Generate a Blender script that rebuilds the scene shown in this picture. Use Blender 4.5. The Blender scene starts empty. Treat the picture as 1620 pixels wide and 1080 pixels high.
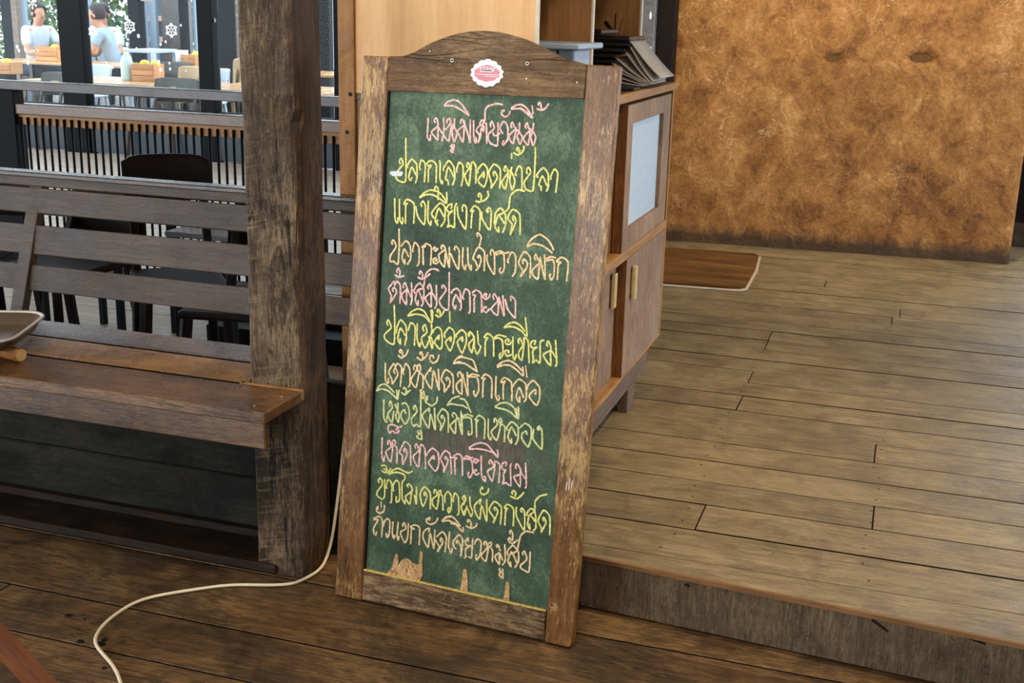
import bpy, bmesh, math, random
from mathutils import Vector, Matrix, Euler, noise as mnoise
random.seed(7)
R = math.radians
C = bpy.context.scene.collection
S = bpy.context.scene

# ---------------------------------------------------------------- camera
F, YAW, PITCH, ROLL, H = 1873.67, 0.314972, 0.271098, 0.025204, 1.35
fwd = Vector((-math.sin(YAW) * math.cos(PITCH), math.cos(YAW) * math.cos(PITCH), -math.sin(PITCH)))
r0 = Vector((math.cos(YAW), math.sin(YAW), 0)); u0 = r0.cross(fwd)
rt = r0 * math.cos(ROLL) + u0 * math.sin(ROLL); up = rt.cross(fwd)
cd = bpy.data.cameras.new('camera'); cam = bpy.data.objects.new('camera', cd); C.objects.link(cam)
cd.sensor_width = 36; cd.lens = F / 1620 * 36; cd.clip_start = 0.05; cd.clip_end = 200
m = Matrix((rt, up, -fwd)).transposed().to_4x4(); m.translation = Vector((0, 0, H)); cam.matrix_world = m
S.camera = cam

# ---------------------------------------------------------------- world, lights, exposure
S.view_settings.view_transform = 'Standard'; S.view_settings.look = 'None'
S.view_settings.gamma = 1; S.view_settings.use_curve_mapping = False
S.view_settings.exposure = 0.55
w = bpy.data.worlds.new('sky'); S.world = w; w.use_nodes = True
bg = w.node_tree.nodes['Background']; bg.inputs['Color'].default_value = (0.80, 0.90, 1.0, 1); bg.inputs['Strength'].default_value = 2.8

def area(name, loc, target, size, power, col, sy=None, spread=180):
    l = bpy.data.lights.new(name, 'AREA'); l.energy = power; l.color = col; l.size = size
    if sy: l.shape = 'RECTANGLE'; l.size_y = sy
    l.spread = R(spread)
    o = bpy.data.objects.new(name, l); C.objects.link(o); o.location = loc
    o.rotation_euler = (Vector(target) - Vector(loc)).to_track_quat('-Z', 'Y').to_euler(); return o
def spot(name, loc, target, power, col, ang=60, blend=0.7, rad=0.08):
    l = bpy.data.lights.new(name, 'SPOT'); l.energy = power; l.color = col; l.spot_size = R(ang); l.spot_blend = blend; l.shadow_soft_size = rad
    o = bpy.data.objects.new(name, l); C.objects.link(o); o.location = loc
    o.rotation_euler = (Vector(target) - Vector(loc)).to_track_quat('-Z', 'Y').to_euler(); return o
WARM = (1.0, 0.80, 0.56); COOL = (0.72, 0.86, 1.0)
area('daylight_behind', (0.9, -2.6, 2.0), (-0.4, 2.8, 0.4), 2.4, 20, (0.95, 0.96, 1.0), 1.4)
area('window_behind_left', (-4.15, -2.5, 1.50), (-1.13, 2.4, 1.0), 0.75, 48, (0.95, 0.97, 1.0), 0.55)
area('window_behind_left', (-2.45, -2.5, 1.36), (-0.60, 2.4, 0.97), 0.8, 48, (0.95, 0.97, 1.0), 0.7)
area('daylight_right', (4.6, 5.2, 1.6), (0.4, 4.6, 0.1), 2.4, 40, COOL, 2.0)
area('daylight_left', (-8.8, 6.9, 2.6), (-5.0, 6.0, 0.0), 2.6, 90, (0.86, 0.93, 1.0), 1.6)
spot('lamp_over_board', (-0.35, 1.45, 2.85), (-0.9, 2.7, 1.0), 44, (1, 0.86, 0.68), 75)
spot('lamp_over_platform', (0.6, 2.6, 2.9), (0.10, 2.8, 0.1), 122, WARM, 80)
spot('lamp_over_seat', (-2.0, 1.95, 2.7), (-1.95, 2.40, 0.49), 17, (1, 0.80, 0.56), 34)
spot('lamp_over_floor', (-0.9, 0.9, 2.8), (-1.0, 1.75, 0.0), 34, WARM, 62)
spot('lamp_at_wall', (-0.1, 4.9, 2.95), (-0.2, 6.6, 1.45), 135, (1, 0.84, 0.62), 105)
spot('lamp_over_shelf', (-1.0, 2.0, 2.8), (-1.15, 2.8, 1.5), 30, (1, 0.84, 0.62), 60)

# ---------------------------------------------------------------- unprojection (pixel of the photograph -> point in the room)
def ray(x, y): return rt * ((x - 810) / F) + up * ((540 - y) / F) + fwd
def UY(x, y, Y): d = ray(x, y); return Vector((0, 0, H)) + d * (Y / d.y)
def UZ(x, y, Z): d = ray(x, y); return Vector((0, 0, H)) + d * ((Z - H) / d.z)
def UX(x, y, X): d = ray(x, y); return Vector((0, 0, H)) + d * (X / d.x)

# ---------------------------------------------------------------- materials
def lin(r, g, b): return tuple(((c / 255) / 12.92 if c / 255 <= 0.04045 else ((c / 255 + 0.055) / 1.055) ** 2.4) for c in (r, g, b)) + (1,)
class NB:
    def __init__(s, name):
        s.m = bpy.data.materials.new(name); s.m.use_nodes = True; s.t = s.m.node_tree; s.n = s.t.nodes; s.l = s.t.links
        s.b = s.n['Principled BSDF']
        tc = s.n.new('ShaderNodeTexCoord'); oi = s.n.new('ShaderNodeObjectInfo')
        mul = s.n.new('ShaderNodeMath'); mul.operation = 'MULTIPLY'; mul.inputs[1].default_value = 37.0; s.l.new(oi.outputs['Random'], mul.inputs[0])
        s.rnd = oi.outputs['Random']; s.obj = tc.outputs['Object']
        add = s.n.new('ShaderNodeVectorMath'); add.operation = 'ADD'; s.l.new(s.obj, add.inputs[0]); s.l.new(mul.outputs[0], add.inputs[1])
        s.co = add.outputs[0]
    def mapped(s, scale, src=None):
        mp = s.n.new('ShaderNodeMapping'); mp.inputs['Scale'].default_value = scale; s.l.new(src or s.co, mp.inputs['Vector']); return mp.outputs[0]
    def noise(s, scale3, detail=5, rough=0.6, dist=0.0, src=None):
        n = s.n.new('ShaderNodeTexNoise'); n.inputs['Scale'].default_value = 1; n.inputs['Detail'].default_value = detail
        n.inputs['Roughness'].default_value = rough; n.inputs['Distortion'].default_value = dist
        s.l.new(s.mapped(scale3, src), n.inputs['Vector']); return n.outputs['Fac']
    def ramp(s, fac, stops, interp='LINEAR'):
        r = s.n.new('ShaderNodeValToRGB'); r.color_ramp.interpolation = interp
        while len(r.color_ramp.elements) < len(stops): r.color_ramp.elements.new(0.5)
        for e, (p, c) in zip(r.color_ramp.elements, stops):
            e.position = p; e.color = c if isinstance(c, tuple) else (c, c, c, 1)
        s.l.new(fac, r.inputs[0]); return r.outputs[0]
    def mix(s, fac, a, b, mode='MIX'):
        x = s.n.new('ShaderNodeMix'); x.data_type = 'RGBA'; x.blend_type = mode
        for i, v in ((0, fac), (6, a), (7, b)):
            if isinstance(v, (int, float)): x.inputs[i].default_value = v
            elif isinstance(v, tuple): x.inputs[i].default_value = v
            else: s.l.new(v, x.inputs[i])
        return x.outputs[2]
    def math(s, op, a, b=0.0):
        x = s.n.new('ShaderNodeMath'); x.operation = op
        for i, v in ((0, a), (1, b)):
            if isinstance(v, (int, float)): x.inputs[i].default_value = v
            else: s.l.new(v, x.inputs[i])
        return x.outputs[0]
    def sep(s, src=None):
        x = s.n.new('ShaderNodeSeparateXYZ'); s.l.new(src or s.obj, x.inputs[0]); return x.outputs
    def bump(s, h, st=0.4, d=0.002):
        b = s.n.new('ShaderNodeBump'); b.inputs['Strength'].default_value = st; b.inputs['Distance'].default_value = d
        s.l.new(h, b.inputs['Height']); s.l.new(b.outputs[0], s.b.inputs['Normal'])
    def out(s, col, rough=0.6, spec=0.5):
        if isinstance(col, tuple): s.b.inputs['Base Color'].default_value = col
        else: s.l.new(col, s.b.inputs['Base Color'])
        if isinstance(rough, (int, float)): s.b.inputs['Roughness'].default_value = rough
        else: s.l.new(rough, s.b.inputs['Roughness'])
        s.b.inputs['Specular IOR Level'].default_value = spec
        return s.m

def wood(name, dark, mid, light, axis='x', grain=1.0, rough=0.5, spec=0.5, wear=None, wear_amt=0.6, crack=0.0, var=0.25, bump=0.5, cross=False, blotch=0.0):
    """Plank wood: long streaks along `axis`, a fine fibre layer, optional pale worn scratches and black checks."""
    b = NB(name)
    L, T = 2.2 * grain, 26 * grain
    sc = {'x': (L, T, T), 'y': (T, L, T), 'z': (T, T, L)}[axis]
    a = b.noise(sc, 6, 0.62, 1.2)
    f = b.noise(tuple(v * 6 for v in sc), 4, 0.75, 0.4)
    g = b.noise((9, 9, 9), 5, 0.7, 0.6)
    s = b.math('ADD', b.math('MULTIPLY', a, 0.5), b.math('ADD', b.math('MULTIPLY', f, 0.35), b.math('MULTIPLY', g, 0.3)))
    col = b.ramp(s, [(0.36, dark), (0.56, mid), (0.76, light)])
    h = f
    if wear:
        wn = b.noise({'x': (30, 150, 150), 'y': (150, 30, 150), 'z': (150, 150, 30)}[axis], 6, 0.8, 0.3); wb = b.noise((3.2, 3.2, 3.2), 3, 0.6, 0.2)
        wf = b.ramp(b.math('ADD', b.math('MULTIPLY', wn, 0.7), b.math('MULTIPLY', wb, 0.5)), [(0.61, 0.0), (0.68, 1.0)])
        col = b.mix(b.math('MULTIPLY', wf, wear_amt), col, wear)
    if blotch:
        bn = b.noise((3.5, 3.5, 3.5), 6, 0.72, 0.8); sp = b.noise((190, 190, 190), 2, 0.6)
        col = b.mix(b.ramp(bn, [(0.40, blotch), (0.54, 0.0)]), col, tuple(v * 0.42 for v in dark[:3]) + (1,))
        col = b.mix(b.ramp(sp, [(0.64, 0.0), (0.70, 0.55)]), col, light)
        col = b.mix(b.ramp(sp, [(0.30, 0.6), (0.36, 0.0)]), col, tuple(v * 0.3 for v in dark[:3]) + (1,))
    if crack:
        cn = b.noise(tuple(v * k for v, k in zip(sc, (0.5, 0.5, 0.5))), 3, 0.5, 0.8)
        d = b.math('ABSOLUTE', b.math('SUBTRACT', cn, 0.5))
        cf = b.ramp(d, [(0.0, 1.0), (0.012, 0.0)])
        gate = b.ramp(b.noise((2.3, 2.3, 2.3), 2), [(0.48, 0.0), (0.56, 1.0)])
        cf = b.math('MULTIPLY', b.math('MULTIPLY', cf, gate), crack)
        col = b.mix(cf, col, (0.006, 0.004, 0.003, 1)); h = b.math('SUBTRACT', h, b.math('MULTIPLY', cf, 2.0))
    if cross:
        mp = b.n.new('ShaderNodeMapping'); mp.inputs['Rotation'].default_value = (0.0, R(14), 0.0); b.l.new(b.co, mp.inputs['Vector'])
        sw = b.noise((7, 7, 85), 4, 0.7, 1.2, mp.outputs[0]); sg = b.noise((2.5, 2.5, 2.0), 2)
        col = b.mix(b.math('MULTIPLY', b.ramp(sw, [(0.52, 0.0), (0.62, 0.45)]), b.ramp(sg, [(0.45, 0.0), (0.6, 1.0)])), col, wear or light)
    vv = b.math('ADD', 1 - var / 2, b.math('MULTIPLY', b.rnd, var))
    cc = b.n.new('ShaderNodeCombineColor')
    for i in range(3): b.l.new(vv, cc.inputs[i])
    col = b.mix(1.0, col, cc.outputs[0], 'MULTIPLY')
    b.bump(h, bump, 0.003)
    rr = b.ramp(g, [(0.3, max(0.05, rough - 0.14)), (0.7, min(1, rough + 0.16))])
    return b.out(col, rr, spec)

def plain(name, col, rough=0.5, spec=0.5, metal=0.0, mott=0.0, sc=40):
    b = NB(name)
    c = col
    if mott:
        n = b.noise((sc, sc, sc), 4, 0.7); c = b.mix(b.ramp(n, [(0.35, 0.0), (0.65, 1.0)]), tuple(v * (1 - mott) for v in col[:3]) + (1,), tuple(min(1, v * (1 + mott)) for v in col[:3]) + (1,))
        b.bump(n, 0.15, 0.002)
    b.b.inputs['Metallic'].default_value = metal
    return b.out(c, rough, spec)

M = {}
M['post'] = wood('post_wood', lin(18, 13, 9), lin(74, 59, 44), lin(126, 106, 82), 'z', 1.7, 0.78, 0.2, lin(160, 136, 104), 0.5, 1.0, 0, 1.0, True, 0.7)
M['frame_red'] = wood('board_frame_red_wood', lin(48, 26, 8), lin(114, 74, 31), lin(156, 110, 54), 'z', 2.2, 0.28, 0.6, lin(230, 190, 120), 0.55, 0.25, 0.08, 0.6, False, 0.35)
M['frame_rail'] = wood('board_rail_grey_wood', lin(44, 28, 15), lin(104, 76, 47), lin(150, 118, 80), 'x', 1.5, 0.5, 0.4, lin(190, 160, 118), 0.35, 0.6, 0.1, 1.0, False, 0.4)
M['frame_rail_low'] = wood('board_low_rail_wood', lin(22, 13, 8), lin(92, 66, 42), lin(178, 146, 104), 'x', 1.5, 0.65, 0.25, lin(196, 166, 124), 0.5, 1.0, 0.1, 1.0, False, 0.5)
M['bench'] = wood('bench_brown_wood', lin(30, 22, 15), lin(68, 53, 39), lin(96, 77, 58), 'x', 2.0, 0.42, 0.45, None, 0, 0, 0.15, 0.5, False, 0.35)
M['seat'] = wood('bench_seat_varnish', lin(38, 25, 15), lin(88, 61, 38), lin(128, 92, 58), 'x', 2.2, 0.3, 0.5, lin(180, 140, 92), 0.2, 0.3, 0.1, 0.5, False, 0.35)
M['seat_gold'] = wood('bench_seat_golden_plank', lin(74, 48, 24), lin(150, 108, 60), lin(196, 152, 94), 'x', 2.2, 0.3, 0.5, None, 0, 0.3, 0.1, 0.5, False, 0.4)
M['green_wall'] = wood('old_green_board', lin(14, 15, 12), lin(32, 33, 27), lin(54, 51, 40), 'x', 0.5, 0.75, 0.15, lin(80, 64, 46), 0.2, 0.2, 0.2, 0.4, False, 0.6)
M['platform'] = wood('platform_plank_wood', lin(76, 62, 42), lin(140, 118, 80), lin(184, 162, 118), 'x', 2.4, 0.44, 0.45, lin(190, 166, 120), 0.35, 0.3, 0.18, 1.0, False, 0.35)
M['lower'] = wood('lower_floor_wood', lin(26, 18, 9), lin(88, 63, 35), lin(144, 109, 66), 'x', 1.9, 0.45, 0.4, lin(176, 140, 92), 0.35, 0.4, 0.2, 0.9, False, 0.6)
M['riser'] = wood('step_riser_wood', lin(48, 40, 31), lin(104, 88, 68), lin(150, 130, 104), 'z', 4.0, 0.85, 0.15, lin(160, 138, 108), 0.3, 0.0, 0.1, 1.0, False, 0.35)
M['nosing'] = wood('step_edge_wood', lin(70, 46, 24), lin(124, 88, 52), lin(150, 112, 72), 'x', 1.0, 0.6, 0.3, None, 0, 0, 0.1, 0.4)
M['sill'] = wood('shaded_sill_wood', lin(14, 10, 6), lin(38, 27, 17), lin(64, 46, 30), 'x', 1.6, 0.6, 0.2, None, 0, 0, 0.1, 0.4, False, 0.4)  # shade under the bench put into this darkened wood colour
M['deck'] = wood('dining_deck_wood', lin(120, 106, 90), lin(160, 144, 124), lin(188, 172, 150), 'x', 0.6, 0.5, 0.4, None, 0, 0, 0.2, 0.3)
M['dark_wood'] = wood('dark_rail_wood', lin(26, 19, 13), lin(66, 51, 38), lin(96, 76, 58), 'x', 1.6, 0.24, 0.7, None, 0, 0, 0.1, 0.3, False, 0.4)
M['rail_front'] = wood('rail_brown_wood', lin(58, 40, 26), lin(104, 76, 52), lin(134, 102, 74), 'x', 1.6, 0.24, 0.7, None, 0, 0, 0.1, 0.3)
M['comb'] = wood('comb_rail_wood', lin(92, 58, 28), lin(150, 104, 58), lin(178, 130, 78), 'x', 1.0, 0.5, 0.4, None, 0, 0, 0.1, 0.3)
M['black'] = plain('black_paint', (0.0025, 0.0035, 0.0045, 1), 0.6, 0.12)
M['chair_dark'] = plain('dark_chair_wood', lin(24, 16, 10), 0.65, 0.15, 0, 0.3, 30)
M['cabinet'] = wood('cabinet_veneer', lin(104, 80, 62), lin(142, 112, 90), lin(170, 142, 118), 'z', 1.4, 0.65, 0.2, lin(186, 160, 134), 0.3, 0.2, 0.08, 0.6, False, 0.3)
M['cab_edge'] = wood('cabinet_golden_edge', lin(104, 68, 34), lin(152, 108, 62), lin(184, 140, 90), 'y', 1.0, 0.55, 0.3, None, 0, 0, 0.1, 0.3)
M['cab_dark'] = wood('cabinet_orange_stile', lin(50, 28, 10), lin(104, 64, 28), lin(146, 100, 50), 'z', 1.4, 0.45, 0.3, None, 0, 0, 0.1, 0.4)
M['cab_top'] = wood('cabinet_top_dark', lin(44, 34, 27), lin(74, 60, 48), lin(96, 80, 66), 'y', 1.0, 0.35, 0.5, None, 0, 0, 0.1, 0.3)
M['plinth'] = wood('cabinet_plinth_wood', lin(76, 58, 48), lin(104, 82, 68), lin(126, 102, 86), 'y', 1.0, 0.6, 0.3, None, 0, 0, 0.1, 0.3)
M['shelf'] = wood('shelf_wood', lin(96, 60, 26), lin(150, 104, 56), lin(184, 136, 82), 'z', 0.6, 0.5, 0.3, None, 0, 0, 0.1, 0.25)
M['pale_edge'] = plain('pale_shelf_edge', lin(214, 200, 176), 0.5, 0.4, 0, 0.08)
M['pale_panel'] = wood('pale_birch_panel', lin(200, 150, 96), lin(222, 176, 122), lin(236, 194, 142), 'z', 0.45, 0.5, 0.35, None, 0, 0, 0.05, 0.15)
M['stile'] = wood('shelf_side_stile', lin(104, 66, 30), lin(142, 98, 52), lin(166, 122, 72), 'z', 0.7, 0.55, 0.25, None, 0, 0, 0.05, 0.3, False, 0.3)
M['blue_panel'] = plain('pale_blue_ribbed_panel', lin(186, 200, 212), 0.5, 0.4, 0, 0.05, 90)
M['brass'] = plain('pale_brass', lin(214, 190, 140), 0.35, 0.5, 0.3, 0.08, 60)
M['folder'] = plain('black_folder', (0.006, 0.006, 0.007, 1), 0.3, 0.5)
M['paper'] = plain('paper_grey', lin(164, 156, 144), 0.6, 0.3, 0, 0.1)
M['grey_plastic'] = plain('grey_blue_plastic', lin(150, 166, 182), 0.4, 0.5, 0, 0.06)
M['white'] = plain('white_sticker', (0.9, 0.9, 0.9, 1), 0.5, 0.3)
M['sticker_pink'] = plain('pink_print', lin(206, 132, 140), 0.5, 0.3, 0, 0.15, 300)
M['hole'] = plain('screw_hole', (0.01, 0.008, 0.006, 1), 0.7, 0.2)
M['metal'] = plain('nail_head', lin(180, 175, 165), 0.35, 0.5, 0.9)
M['cord'] = plain('cream_cord', lin(226, 212, 180), 0.45, 0.4, 0, 0.05)
M['joint'] = plain('joint_grime', lin(28, 20, 13), 0.9, 0.05)
M['mat'] = None
M['peel'] = None
b = NB('bare_chipped_wood'); n = b.noise((90, 90, 60), 5, 0.8, 1.5)
b.bump(n, 1.0, 0.004); M['peel'] = b.out(b.ramp(n, [(0.34, lin(120, 74, 34)), (0.46, lin(206, 158, 104)), (0.62, lin(240, 210, 160))]), 0.8, 0.2)
b = NB('coir_mat'); n = b.noise((220, 260, 220), 4, 0.8); n2 = b.noise((2.2, 9, 3), 3, 0.6)
b.bump(n, 0.8, 0.004); M['mat'] = b.out(b.ramp(b.math('ADD', b.math('MULTIPLY', n, 0.5), b.math('MULTIPLY', n2, 0.55)), [(0.36, lin(62, 38, 14)), (0.56, lin(112, 74, 32)), (0.72, lin(150, 104, 52))]), 0.9, 0.15)
M['mat_edge'] = plain('mat_pale_edging', lin(200, 186, 160), 0.5, 0.4, 0, 0.1)

# blackboard green, with chalk haze, brush streaks and a worn brown patch (wear with its own shape)
b = NB('blackboard_green')
n1 = b.noise((14, 14, 9), 5, 0.7, 0.5); n2 = b.noise((260, 260, 150), 3, 0.8); n3 = b.noise((4, 4, 3), 3, 0.5, 0.3)
col = b.ramp(b.math('ADD', b.math('MULTIPLY', n1, 0.45), b.math('ADD', b.math('MULTIPLY', n2, 0.35), b.math('MULTIPLY', n3, 0.25))), [(0.40, lin(30, 47, 33)), (0.53, lin(59, 82, 59)), (0.66, lin(108, 130, 100))])
X, Y_, Z_ = b.sep()
dx = b.math('DIVIDE', b.math('SUBTRACT', X, 0.345), 0.17); dz = b.math('DIVIDE', b.math('SUBTRACT', Z_, 0.405), 0.055)
dd = b.math('SQRT', b.math('ADD', b.math('MULTIPLY', dx, dx), b.math('MULTIPLY', dz, dz)))
wf = b.ramp(b.math('ADD', dd, b.math('MULTIPLY', b.math('SUBTRACT', n1, 0.5), 2.4)), [(0.5, 0.75), (1.15, 0.0)])
col = b.mix(wf, col, b.ramp(b.noise((120, 120, 26), 4, 0.7), [(0.4, lin(62, 58, 50)), (0.7, lin(118, 100, 82))]))
b.bump(n2, 0.3, 0.001); M['green'] = b.out(col, 0.62, 0.35)

def chalk_mat(name, col, col2):
    b = NB(name); n = b.noise((420, 420, 420), 3, 0.8); n2 = b.noise((130, 130, 130), 3, 0.7)
    c = b.ramp(b.math('ADD', b.math('MULTIPLY', n, 0.6), b.math('MULTIPLY', n2, 0.4)), [(0.34, lin(70, 90, 66)), (0.42, col2), (0.60, col)])
    return b.out(c, 0.95, 0.05)
M['chalk_pink'] = chalk_mat('pink_chalk', lin(252, 226, 216), lin(214, 144, 142))
M['chalk_yellow'] = chalk_mat('yellow_chalk', lin(238, 236, 160), lin(206, 202, 96))
M['chalk_cream'] = chalk_mat('cream_orange_chalk', lin(250, 232, 186), lin(214, 172, 118))
M['chalk_pale'] = chalk_mat('pale_yellow_chalk', lin(232, 232, 172), lin(186, 190, 118))
M['chalk_white'] = chalk_mat('white_chalk', lin(230, 236, 244), lin(190, 198, 214))

# trowelled ochre plaster
b = NB('ochre_plaster')
n1 = b.noise((1.9, 1.9, 1.9), 8, 0.70, 1.6); n2 = b.noise((10, 10, 8), 7, 0.72, 0.9); n3 = b.noise((60, 60, 60), 5, 0.75, 0.5)
s = b.math('ADD', b.math('MULTIPLY', n1, 0.52), b.math('ADD', b.math('MULTIPLY', n2, 0.42), b.math('SUBTRACT', b.math('MULTIPLY', n3, 0.30), 0.105)))
col = b.ramp(s, [(0.38, lin(104, 62, 22)), (0.48, lin(154, 102, 48)), (0.57, lin(188, 132, 70)), (0.70, lin(230, 184, 122))])
v = b.math('ABSOLUTE', b.math('SUBTRACT', b.noise((3.2, 3.2, 4.5), 4, 0.6, 1.6), 0.5))
vf = b.math('MULTIPLY', b.ramp(v, [(0.0, 1.0), (0.008, 0.0)]), b.ramp(b.noise((2, 2, 2), 2), [(0.5, 0.0), (0.6, 0.9)]))
col = b.mix(vf, col, lin(236, 196, 146))
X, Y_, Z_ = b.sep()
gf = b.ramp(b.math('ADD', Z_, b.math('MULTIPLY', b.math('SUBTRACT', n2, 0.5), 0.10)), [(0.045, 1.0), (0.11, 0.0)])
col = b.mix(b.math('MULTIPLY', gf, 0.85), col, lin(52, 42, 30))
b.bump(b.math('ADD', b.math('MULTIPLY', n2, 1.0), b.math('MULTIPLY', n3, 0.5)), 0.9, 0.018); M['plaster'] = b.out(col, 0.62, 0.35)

# glass: thin, lets light through, a faint reflection
b = NB('thin_glass'); tr = b.n.new('ShaderNodeBsdfTransparent'); tr.inputs[0].default_value = (0.93, 0.97, 0.98, 1)
gl = b.n.new('ShaderNodeBsdfGlossy'); gl.inputs['Roughness'].default_value = 0.02
fr = b.n.new('ShaderNodeFresnel'); fr.inputs[0].default_value = 1.2; mx = b.n.new('ShaderNodeMixShader'); b.l.new(fr.outputs[0], mx.inputs[0]); b.l.new(tr.outputs[0], mx.inputs[1]); b.l.new(gl.outputs[0], mx.inputs[2])
b.l.new(mx.outputs[0], b.n['Material Output'].inputs[0]); M['glass'] = b.m

# ---------------------------------------------------------------- mesh helpers
LOCAL = set()
def mesh_obj(name, me, parent=None, loc=(0, 0, 0), mat=None):
    o = bpy.data.objects.new(name, me); C.objects.link(o)
    loc = Vector(loc)
    if parent is not None:
        o.parent = parent
        if parent.name not in LOCAL: loc = loc - world_of(parent)
        else: LOCAL.add(o.name)
    o.location = loc
    if mat is not None and not me.materials: me.materials.append(mat)
    return o
def world_of(o):
    v = Vector(o.location); p = o.parent
    while p: v += Vector(p.location); p = p.parent
    return v
def from_bm(name, bm, mat, parent=None, loc=(0, 0, 0), smooth=False):
    me = bpy.data.meshes.new(name); bm.normal_update(); bm.to_mesh(me); bm.free()
    if smooth: me.polygons.foreach_set('use_smooth', [True] * len(me.polygons))
    return mesh_obj(name, me, parent, loc, mat)
def bm_box(bm, lo, hi, bev=0.0, seg=1, mat=None):
    lo, hi = Vector(lo), Vector(hi)
    r = bmesh.ops.create_cube(bm, size=1); vs = r['verts']
    for v in vs: v.co = Vector([(lo[i] + hi[i]) / 2 + v.co[i] * (hi[i] - lo[i]) for i in range(3)])
    if mat is not None: bmesh.ops.transform(bm, matrix=mat, verts=vs)
    if bev > 0:
        es = list({e for v in vs for e in v.link_edges})
        bmesh.ops.bevel(bm, geom=es, offset=bev, segments=seg, affect='EDGES', profile=0.6)
    return vs
def box(name, lo, hi, mat, parent=None, bev=0.003, rot=None, seg=1):
    """A bevelled box as one object, origin at its centre."""
    lo, hi = Vector(lo), Vector(hi); c = (lo + hi) / 2; d = (hi - lo) / 2
    bm = bmesh.new(); bm_box(bm, -d, d, min(bev, min(d) * 0.45), seg)
    o = from_bm(name, bm, mat, parent, c)
    if rot is not None: o.rotation_euler = rot
    return o
def plank(name, lo, hi, mat, parent, bev=0.0008):
    o = box(name, lo, hi, mat, parent, bev); o.data.materials.append(M['joint'])
    for p in o.data.polygons:
        if p.normal.z < 0.5: p.material_index = 1
    return o
def beam(name, a, b_, w_, t_, mat, parent=None, bev=0.002, upv=(0, 0, 1)):
    """A bar from a to b, width w_ (sideways) and thickness t_."""
    a, b_ = Vector(a), Vector(b_); d = b_ - a; L = d.length; z = d.normalized(); x = Vector(upv).cross(z)
    if x.length < 1e-4: x = Vector((1, 0, 0))
    x.normalize(); y = z.cross(x)
    bm = bmesh.new(); bm_box(bm, (-w_ / 2, -t_ / 2, -L / 2), (w_ / 2, t_ / 2, L / 2), bev)
    o = from_bm(name, bm, mat, parent, (a + b_) / 2); o.rotation_euler = Matrix((x, y, z)).transposed().to_euler(); return o
def prism(name, pts, y0, y1, mat, parent=None, loc=(0, 0, 0), axis='y', bev=0):
    """Extrude the polygon pts (in the plane across `axis`) from y0 to y1."""
    bm = bmesh.new()
    def P(p, q): return {'y': (p[0], q, p[1]), 'z': (p[0], p[1], q), 'x': (q, p[0], p[1])}[axis]
    f = bm.faces.new([bm.verts.new(P(p, y0)) for p in pts])
    r = bmesh.ops.extrude_face_region(bm, geom=[f]); d = {'y': (0, y1 - y0, 0), 'z': (0, 0, y1 - y0), 'x': (y1 - y0, 0, 0)}[axis]
    bmesh.ops.translate(bm, verts=[v for v in r['geom'] if isinstance(v, bmesh.types.BMVert)], vec=d)
    bmesh.ops.recalc_face_normals(bm, faces=bm.faces)
    if bev: bmesh.ops.bevel(bm, geom=list(bm.edges), offset=bev, segments=1, affect='EDGES')
    return from_bm(name, bm, mat, parent, loc)
def cyl(name, a, b_, r1, mat, parent=None, r2=None, n=16, bev=0.0):
    a, b_ = Vector(a), Vector(b_); d = b_ - a; bm = bmesh.new()
    bmesh.ops.create_cone(bm, cap_ends=True, segments=n, radius1=r1, radius2=r1 if r2 is None else r2, depth=d.length)
    if bev: bmesh.ops.bevel(bm, geom=[e for e in bm.edges if any(len(f.verts) > 4 for f in e.link_faces)], offset=bev, segments=2, affect='EDGES')
    o = from_bm(name, bm, mat, parent, (a + b_) / 2, False); o.rotation_euler = d.to_track_quat('Z', 'Y').to_euler()
    for p in o.data.polygons: p.use_smooth = len(p.vertices) == 4
    return o
def lathe(name, prof, mat, parent=None, loc=(0, 0, 0), n=24):
    bm = bmesh.new(); rings = []
    for r_, z in prof: rings.append([bm.verts.new((r_ * math.cos(2 * math.pi * k / n), r_ * math.sin(2 * math.pi * k / n), z)) for k in range(n)])
    for a, b_ in zip(rings, rings[1:]):
        for k in range(n): bm.faces.new((a[k], a[(k + 1) % n], b_[(k + 1) % n], b_[k]))
    if prof[0][0] > 1e-4: bm.faces.new(rings[0][::-1])
    if prof[-1][0] > 1e-4: bm.faces.new(rings[-1])
    bmesh.ops.remove_doubles(bm, verts=bm.verts, dist=1e-5)
    return from_bm(name, bm, mat, parent, loc, True)
def tube(name, pts, r_, mat, parent=None, n=10, res=6):
    cu = bpy.data.curves.new(name, 'CURVE'); cu.dimensions = '3D'; cu.bevel_depth = r_; cu.bevel_resolution = 3; cu.resolution_u = res; cu.use_fill_caps = True
    sp = cu.splines.new('NURBS'); sp.points.add(len(pts) - 1); sp.use_endpoint_u = True; sp.order_u = 4
    org = Vector(pts[0])
    for p, q in zip(sp.points, pts): p.co = (*(Vector(q) - org), 1)
    t = bpy.data.objects.new('t', cu); C.objects.link(t)
    me = bpy.data.meshes.new_from_object(t.evaluated_get(bpy.context.evaluated_depsgraph_get())); bpy.data.objects.remove(t); bpy.data.curves.remove(cu)
    me.name = name; me.polygons.foreach_set('use_smooth', [True] * len(me.polygons)); me.materials.clear()
    return mesh_obj(name, me, parent, org, mat)
def tag(o, label, cat, group=None, kind=None):
    o['label'] = label; o['category'] = cat
    if group: o['group'] = group
    if kind: o['kind'] = kind
    return o
def thing(name, loc, label, cat, group=None, rot=None):
    o = bpy.data.objects.new(name, None); C.objects.link(o); o.location = loc; o.empty_display_size = 0.1
    if rot is not None: o.rotation_euler = rot; LOCAL.add(o.name)
    return tag(o, label, cat, group)
def structure(o, label, cat='structure'):
    o['kind'] = 'structure'; o['label'] = label; o['category'] = cat; return o
def struct_empty(name, loc, label, cat):
    o = bpy.data.objects.new(name, None); C.objects.link(o); o.location = loc; return structure(o, label, cat)
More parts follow.
